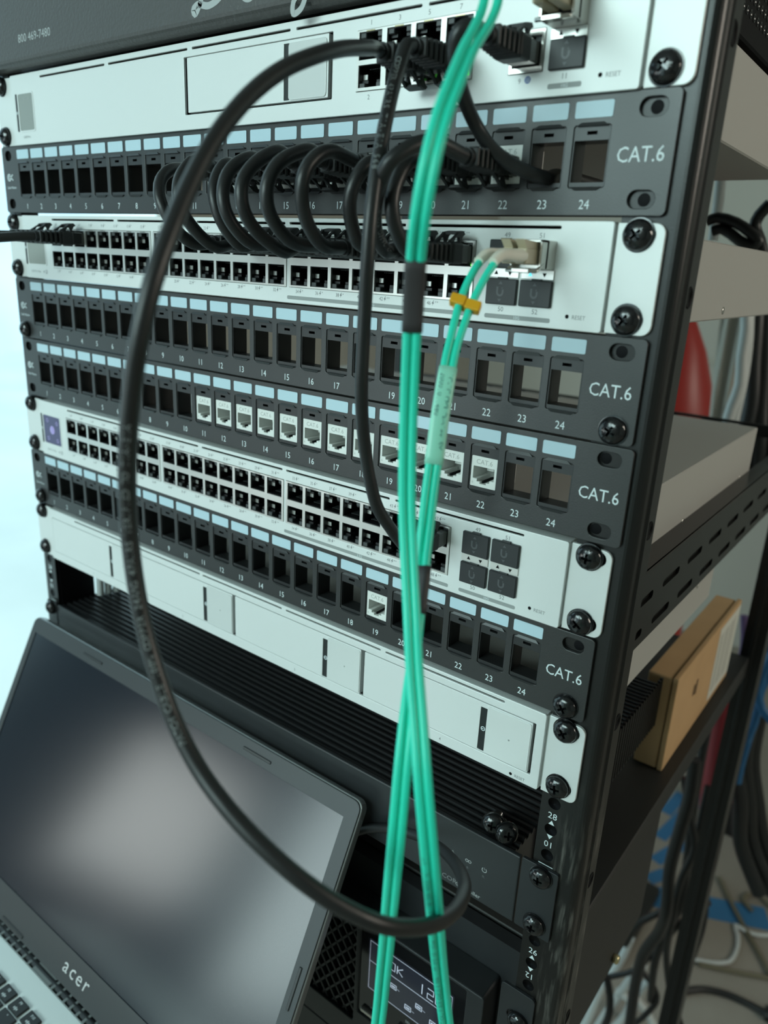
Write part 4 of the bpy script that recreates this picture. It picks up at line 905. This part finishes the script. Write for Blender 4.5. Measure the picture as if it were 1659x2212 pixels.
def cover(i0, i1, a, b, m, name, label):
    idx = [i for i in range(n) if i0 <= i <= i1]; P = [C[i] for i in idx]
    pr = [(a * math.copysign(abs(math.cos(q)) ** .6, math.cos(q)), b * math.copysign(abs(math.sin(q)) ** .8, math.sin(q))) for q in [6.283 * k / 20 for k in range(20)]]
    V = []; q = len(pr)
    for i in idx:
        tg = (C[min(i + 1, n - 1)] - C[max(i - 1, 0)]).normalized(); sd = sides[i]; nv = tg.cross(sd)
        V += [tuple(C[i] + sd * u + nv * w_) for u, w_ in pr]
    F = [(i * q + k, i * q + (k + 1) % q, (i + 1) * q + (k + 1) % q, (i + 1) * q + k) for i in range(len(idx) - 1) for k in range(q)]
    F += [tuple(range(q)), tuple(range((len(idx) - 1) * q, len(idx) * q))]
    return part(name, MB().add(V, F, m, True), t, label)
def atpx(lst, seq, d): return near(lst)
cover(near((447.0, -109.3, -65.5)), near((444.0, -105.2, -85.0)), 3.35, 1.85, 'sleeve', 'sleeve', 'dark shrink sleeve')
def T2near(z): 
    half = n // 2; return min(range(half, n), key=lambda i: abs(C[i].z - z))
cover(T2near(-181.5), T2near(-166.0), 3.35, 1.9, 'sleeve', 'sleeve', 'dark shrink sleeve')
lab = cover(T2near(-134.6), T2near(-99.8), 3.4, 1.75, 'tag_film', 'tag', 'pale green label wrapped around the cords')
# writing on the wrapped label and along the cord
LQ = [C[i] for i in range(n) if T2near(-134.6) <= i <= T2near(-99.8)][::-1]
SI = [sides[i] for i in range(n) if T2near(-134.6) <= i <= T2near(-99.8)][::-1]
m1 = MB()
FC = (CAM - Vector((439, -78, -117))).normalized()
print_along(m1, [p + s_ * 1.35 for p, s_ in zip(LQ, SI)] if SI[0].x > 0 else [p - s_ * 1.35 for p, s_ in zip(LQ, SI)], 'LC-LC OM3 Duplex 5M', 3.5, 1.95, 1.75, FC, 'teal_print', adv=.74)
print_along(m1, [p - s_ * 1.35 for p, s_ in zip(LQ, SI)] if SI[0].x > 0 else [p + s_ * 1.35 for p, s_ in zip(LQ, SI)], '20001011480', 3.5, 1.95, 1.75, FC, 'teal_print', adv=.74)
o = bpy.data.objects.new('printing', m1.mesh('printing', ORG[t.name])); COL.objects.link(o); o.parent = t; ORG[o.name] = ORG[t.name]
LC = cords[0] if cords[0][n // 4].x < cords[1][n // 4].x else cords[1]
i0 = min(range(n // 2), key=lambda i: abs(C[i].z + 385) + (0 if L[i] > 300 else 1000)); i1 = near((450, -108, -163))
seg_ = [LC[i] for i in range(n // 2) if -205 < -1 and -393 < C[i].z < -160]
m2 = MB(); print_along(m2, seg_[::-1], 'BEYONDTECH, INC OPTICAL FIBER CABLE 3.0X6.1 MM OM3 50/125um - LSZH - 22/10/20 005161 FT', 6, 1.75, 1.5, (CAM - Vector((480, -130, -260))).normalized(), 'teal_print', adv=.98)
part('printing', m2, t, 'thin dark lettering on the cord')
# yellow clip that pairs the cords
k = near((433.2, -55.5, -77.6)); cl = MB(); tg = (C[k + 1] - C[k - 1]).normalized(); sd = sides[k]; nv = tg.cross(sd)
if nv.dot(CAM - C[k]) < 0: nv = -nv
def clipbox(o, a, b, c): 
    q = MB().rbox(-a, a, -b, b, -c, c, 'yellow', .5, 2); return q.xf(lambda p: C[k] + o + sd * p.x + nv * p.y + tg * p.z)
for s in (-1, 1):
    q = clipbox(sd * s * gap(k) * 1.35 + tg * (.0 if s < 0 else -.6), 2.9, 2.1, 2.0); cl.add(q.v, q.f, 'yellow')
q = clipbox(nv * -1.6, 4.4, .8, 2.6); cl.add(q.v, q.f, 'yellow'); part('pairing_clip', cl, t, 'yellow plastic clip')
# LC connectors at both ends
for xs, z, up in (((433.9 - 3.15, 433.9 + 3.15), -60.5, 1), ((436.5 - 3.15, 436.5 + 3.15), 28.5, 1)):
    for x in xs:
        c = MB().rbox(x - 2.3, x + 2.3, -24, -9, z - 3.0, z + 3.0, 'lc_beige', .4, 1)
        c.add([(x - 2.0, -23, z + 3), (x + 2.0, -23, z + 3), (x + 2.0, -26.5, z + 6.2), (x - 2.0, -26.5, z + 6.2), (x - 2.0, -13, z + 5.4), (x + 2.0, -13, z + 5.4), (x - 2.0, -11.5, z + 3), (x + 2.0, -11.5, z + 3)], [(0, 1, 2, 3), (3, 2, 5, 4), (4, 5, 7, 6), (0, 3, 4, 6), (1, 2, 5, 7)], 'lc_beige')
        part('connector', c, t, 'beige connector')
        e = C[0] if z > 0 else C[-1]; sgn = -1 if x < sum(xs) / 2 else 1
        part('boot', MB().tube(spline([(x, -23, z), (x, -32, z), (x - .1, -40, z - .3), (e.x + sgn * 3.05, e.y - 3.5, e.z - (1.4 if z < 0 else -.6))], 1.5), 2.5, 'lc_white', 14, rfun=lambda q: 2.7 - .75 * q), t, 'white tapered boot')

# ------------------------------------------------------------------ cardboard mailer behind the post
t = thing('cardboard_box', 'flat brown cardboard box with a white label standing on the shelf behind the right post', 'box', (456, 340, -440.2))
part('body', MB().rbox(444.2, 462.3, 243.5, 438, -440.1, -358, 'card', .8, 1), t)
part('lid', MB().rbox(463.3, 467.6, 242, 440, -440.0, -356.6, 'card', .9, 2).box(461.5, 463.5, 245, 437, -439, -359.5, 'card_dark'), t)
lb = MB().box(467.6, 467.9, 366, 438, -434, -361, 'paper')
for i in range(9): lb.box(467.9, 467.95, 373 + i * 6.5, 373 + i * 6.5 + (1.2 if i % 3 else 2.5), -427, -369, 'ink')
part('label', lb, t, 'white paper label'); part('print_mark', MB().box(467.6, 467.8, 300, 305, -398, -388, 'card_dark').box(467.6, 467.8, 307, 312, -400, -386, 'card_dark'), t)
# ------------------------------------------------------------------ behind the rack
BG = {'white_cord': [(418, 980, -1344), (429, 1005, -1344), (463, 1024, -1344), (488, 1048, -1344), (493, 1090, -1344), (486, 1127, -1344), (475, 1151, -1344), (497, 1149, -1344), (520, 1156, -1344), (543, 1175, -1344)],
 'tan_a': [(413, 1267, -1344), (468, 1188, -1344), (531, 1108, -1344), (564, 1062, -1344)],
 'tan_b': [(442, 1004, -1344), (497, 1029, -1344), (565, 1064, -1344)],
 'black_floor': [(430, 915, -1344), (465, 952, -1344), (503, 970, -1344), (542, 976, -1344), (568, 976, -1344)],
 'tan_curl': [(494, 1215, -1344), (474, 1230, -1344), (474, 1253, -1344), (492, 1271, -1344), (512, 1261, -1344), (526, 1253, -1344)],
 'tapeA': [(299, 1114, -1349), (321, 1124, -1349), (526, 1219, -1349)],
 't2': [(248, 1408, -1349), (259, 1512, -1349)],
 't3': [(266, 1309, -1349), (294, 1495, -1349)],
 't4': [(282, 1226, -1349), (319, 1334, -1349)],
 't5': [(289, 1514, -1349), (315, 1568, -1349)],
 't6': [(289, 1160, -1349), (315, 1208, -1349)],
 'hb1': [(431, 620, -602), (432, 620, -664), (435, 620, -736), (441, 620, -809), (445, 620, -886), (430, 640, -972), (422, 660, -1049), (422, 690, -1153)],
 'hb2': [(435, 560, -622), (438, 560, -675), (435, 560, -733), (433, 560, -793), (439, 560, -851), (433, 580, -911), (415, 600, -983), (409, 620, -1068), (409, 640, -1173)],
 'hb3': [(420, 600, -680), (436, 600, -730), (450, 600, -774), (442, 600, -833), (442, 600, -904), (441, 620, -981), (456, 640, -1068), (476, 650, -1122)],
 'hb4': [(444, 640, -706), (444, 640, -805), (440, 640, -868), (424, 650, -932), (389, 660, -995), (371, 680, -1066)],
 'hb5': [(362, 640, -1104), (372, 640, -1135), (376, 640, -1171), (368, 650, -1228)],
 'hb6': [(357, 660, -1128), (396, 660, -1083), (416, 660, -1034), (447, 640, -938), (480, 600, -847)],
 'hb7': [(458, 720, -886), (462, 720, -936), (467, 720, -986), (464, 720, -1052), (455, 720, -1126)],
 'hb8': [(391, 690, -1099), (430, 690, -1137), (420, 690, -1185), (392, 700, -1254)],
 'w1': [(369, 720, -1088), (360, 720, -1144), (339, 720, -1217), (326, 720, -1302), (318, 720, -1342)],
 'w2': [(391, 740, -1114), (381, 740, -1172), (360, 740, -1250), (336, 740, -1342)],
 'w3': [(389, 760, -1168), (379, 760, -1233), (411, 760, -1261), (432, 760, -1287)],
 'w4': [(358, 740, -1231), (382, 740, -1233), (377, 740, -1280), (356, 740, -1331)],
 'w5': [(400, 800, -1222), (386, 800, -1266), (381, 800, -1314), (357, 800, -1380)],
 'r1': [(429, 700, -542), (430, 700, -599), (434, 700, -648), (438, 700, -699), (441, 700, -760), (444, 720, -827)],
 'r2': [(417, 720, -570), (422, 720, -626), (438, 720, -679), (443, 720, -739), (448, 720, -792)],
 'p1': [(427, 740, -496), (435, 740, -543), (433, 740, -616), (437, 740, -675), (438, 740, -729)],
 'b1': [(475, 650, -466), (474, 650, -511), (477, 650, -556), (478, 650, -596), (474, 650, -625)],
 'b2': [(483, 660, -518), (475, 660, -561), (475, 660, -616), (473, 660, -667), (474, 660, -695)],
 'b3': [(499, 640, -581), (484, 640, -568), (475, 640, -545), (478, 640, -512), (482, 640, -491)],
 'ws1': [(376, 640, -92), (381, 640, -117), (382, 640, -147), (386, 640, -179), (382, 640, -206), (379, 640, -251), (379, 640, -309)],
 'ws2': [(375, 660, -92), (380, 660, -123), (383, 660, -154), (384, 660, -186), (383, 660, -219), (385, 660, -265), (385, 660, -311)],
 'k0': [(371, 690, -61), (379, 690, -108), (385, 690, -156), (392, 690, -205), (392, 690, -256), (395, 705, -319)],
 'k1': [(370, 720, -61), (378, 720, -109), (386, 720, -158), (392, 720, -208), (396, 720, -261), (399, 735, -324)],
 'k2': [(379, 698, -61), (387, 698, -107), (395, 698, -155), (401, 698, -204), (409, 698, -255), (412, 713, -317)],
 'k3': [(378, 728, -60), (386, 728, -108), (395, 728, -157), (402, 728, -208), (411, 728, -259), (415, 743, -322)],
 'k4': [(386, 706, -60), (394, 706, -107), (405, 706, -155), (412, 706, -204), (424, 706, -253), (427, 721, -315)],
 'm0': [(450, 760, -649), (454, 760, -725), (472, 760, -788), (485, 760, -856), (524, 760, -926)],
 'm1': [(458, 787, -658), (462, 787, -736), (480, 787, -800), (497, 787, -867), (540, 787, -937)],
 'm2': [(464, 814, -669), (469, 814, -748), (488, 814, -813), (510, 814, -878), (550, 814, -951)],
 'm3': [(436, 841, -695), (451, 841, -772), (470, 841, -840), (502, 841, -901), (544, 841, -976)],
 'loop1': [(380, 420, -18), (388, 420, -15), (404, 420, -19), (416, 420, -26), (425, 420, -34), (420, 420, -37), (409, 420, -33), (394, 420, -24), (386, 420, -26)],
 'loop2': [(426, 430, -3), (419, 430, -12), (417, 430, -21), (423, 430, -32), (429, 430, -47)],
 'pipe': [(363, 500, 27), (365, 500, 3), (366, 500, -30)]}
def wire(key, r, m, name, label, cat, group=None):
    P = BG[key]; Q = spline(P, 12); return solo(name, MB().tube(Q, r, m, 10), label, cat, P[0], group)
wire('white_cord', 4, 'white_cable', 'power_cable', 'white cord bending across the concrete floor at the lower right', 'cord')
wire('tan_a', 4.5, 'tan_cable', 'power_cable', 'brown cord running diagonally over the floor past the blue tape', 'cord')
wire('tan_b', 4.5, 'tan_cable', 'power_cable', 'brown cord lying straight below the white cord on the floor', 'cord')
wire('tan_curl', 4.5, 'tan_cable', 'power_cable', 'brown cord curled on the floor above the blue tape at the right edge', 'cord')
o = thing('power_cable', 'thick black cord with a plug arching over the floor at the bottom right', 'cord', BG['black_floor'][0])
part('cord', MB().tube(spline(BG['black_floor'], 12), 6.5, 'cable_black', 12), o); part('plug', MB().tube([BG['black_floor'][-1], (BG['black_floor'][-1][0] + 30, BG['black_floor'][-1][1] + 4, -1340)], 15, 'cable_black', 12), o)
def tape(key, wd, label):
    P = [Vector(p) for p in BG[key]]; mb = MB(); V = []
    for i, p in enumerate(P):
        d = (P[min(i + 1, len(P) - 1)] - P[max(i - 1, 0)]).normalized(); s = Vector((-d.y, d.x, 0)) * wd / 2
        V += [(p.x + s.x, p.y + s.y, FL + .2), (p.x - s.x, p.y - s.y, FL + .2), (p.x + s.x, p.y + s.y, FL + .9), (p.x - s.x, p.y - s.y, FL + .9)]
    n = len(P)
    for i in range(n - 1):
        a = 4 * i; mb.f += []
    mb.add(V, [(4 * i + 2, 4 * i + 3, 4 * i + 7, 4 * i + 6) for i in range(n - 1)] + [(4 * i, 4 * i + 1, 4 * i + 5, 4 * i + 4) for i in range(n - 1)] + [(4 * i, 4 * i + 2, 4 * i + 6, 4 * i + 4) for i in range(n - 1)] + [(4 * i + 1, 4 * i + 3, 4 * i + 7, 4 * i + 5) for i in range(n - 1)], 'tape_blue')
    solo('floor_tape', mb, label, 'tape', P[0], 'blue tape strips on the floor')
tape('tapeA', 62, 'long blue tape strip crossing the concrete floor'); 
for k, lb in (('t2', 'short blue tape strip on the floor beyond the black case, farthest left'), ('t3', 'blue tape strip on the floor just below the farthest one'), ('t4', 'blue tape strip on the floor behind the hanging black cables'), ('t5', 'blue tape strip on the floor beside the rear post'), ('t6', 'small blue tape piece on the floor near the case bottom corner')): tape(k, 30, lb)
where = ['nearest the rear post', 'thick, hanging behind the battery backup', 'slanting down left then right', 'crossing toward the battery backup', 'short, beside the brass knob', 'running across the tangle', 'hanging just right of the tangle', 'low among the white cables']
for i, (r, lb) in enumerate(zip((6, 8, 5, 5, 6, 4.5, 4, 4.5), where)):
    wire('hb%d' % (i + 1), r, 'cable_black', 'hanging_cable', 'black cable behind the battery backup, ' + lb, 'cable', 'hanging black cables')
for i, lb in enumerate(('along the battery backup side', 'second from the battery backup', 'at the right of the pale tangle', 'short and lowest', 'farthest back')): wire('w%d' % (i + 1), 6.5, 'white_cable', 'network_cable', 'pale cable in the tangle at the bottom, ' + lb, 'cable', 'pale tangled cables')
wire('r1', 14, 'red_cable', 'hanging_cable', 'thick red cable hanging behind the cardboard box', 'cable'); wire('r2', 8, 'red_cable', 'hanging_cable', 'thin red cable hanging left of the thick red one', 'cable')
wire('p1', 5, 'purple', 'hanging_cable', 'purple cable hanging between the red cable and the rear post', 'cable')
for k, lb in (('b1', 'upper blue cable right of the rear post'), ('b2', 'blue cable running down along the rear post'), ('b3', 'blue cable looping at the right edge')): wire(k, 5.5, 'blue_cable', 'hanging_cable', lb, 'cable', 'blue cables')
wire('ws1', 6.5, 'white_cable', 'hanging_cable', 'white cable hanging behind the rack, left one of a pair', 'cable', 'white hanging cables'); wire('ws2', 6, 'white_cable', 'hanging_cable', 'white cable hanging behind the rack, right one of a pair', 'cable', 'white hanging cables')
for i, lb in enumerate(('closest to the white pair', 'second from the white pair', 'middle one', 'second from the right edge', 'at the right edge')): wire('k%d' % i, 10, 'cable_black', 'hanging_cable', 'thick black cable in the bundle at the upper right, ' + lb, 'cable', 'thick black bundle')
for i, lb in enumerate(('leftmost', 'second', 'third', 'crossing over')): wire('m%d' % i, 11, 'cable_black', 'hanging_cable', 'thick black cable at the right edge below the blue cables, ' + lb, 'cable', 'lower black bundle')
wire('loop1', 4.5, 'cable_black', 'power_cable', 'black power cord coiled on top of the cabled switch behind the post', 'cord'); wire('loop2', 5, 'cable_black', 'power_cable', 'black power cord beside the coil at the right edge', 'cord')
wire('pipe', 5, 'white_cable', 'hanging_cable', 'grey cable dropping behind the top router', 'cable')
# red cone-shaped stand, grey sack, red tool with a black foot
t = thing('marker_cone', 'red cone standing behind the rack against the pale wall', 'cone', (215, 1010, FL))
part('cone_body', MB().lathe([(95, FL + 20), (88, FL + 28), (84, -500), (73, -272), (42, -178), (18, -129), (12, -120)], 'red', (205, 1010, 0), axis='z', seg=28), t); part('cone_base', MB().rbox(85, 325, 890, 1130, FL, FL + 26, 'cable_black', 6, 1), t)
t = thing('canvas_drape', 'pale beige cloth hanging behind the white cables', 'cloth', (312, 905, -270))
V = []; 
for j in range(13):
    for i in range(9):
        z = -60 - j * 26; x = 285 + i * 4.6 + (j / 12) ** 2 * (22 - i * 2.0); V.append((x, 905 + 7 * math.sin(i * 1.5 + j * .2), z))
q = MB().add(V, [(j * 9 + i, j * 9 + i + 1, (j + 1) * 9 + i + 1, (j + 1) * 9 + i) for j in range(12) for i in range(8)], 'beige', True); q.add([(a, b + 3, c) for a, b, c in V], [(j * 9 + i, j * 9 + i + 1, (j + 1) * 9 + i + 1, (j + 1) * 9 + i) for j in range(12) for i in range(8)], 'beige', True)
part('cloth', q, t)
t = thing('floor_stand', 'red upright stand with a black foot on the floor right of the rear post', 'stand', (400, 1470, FL))
part('column', MB().rbox(366, 410, 1450, 1490, -1275, -1040, 'red', 6, 2), t); part('foot', MB().rbox(352, 426, 1425, 1510, FL, -1272, 'cable_black', 8, 2), t)
# pale cables inside the rack, behind the left post
for x, y, lb in ((24, 36.5, 'left one'), (25, 43.5, 'middle one'), (27, 50.5, 'right one')):
    solo('network_cable', MB().tube([(x, y, -356.8), (x + 1, y, -335), (x, y + 1, -313)], 3.2, 'white_cable', 10), 'pale cable rising behind the finned controller at the left, ' + lb, 'cable', (x, y, -356), 'pale cables at the left rear')
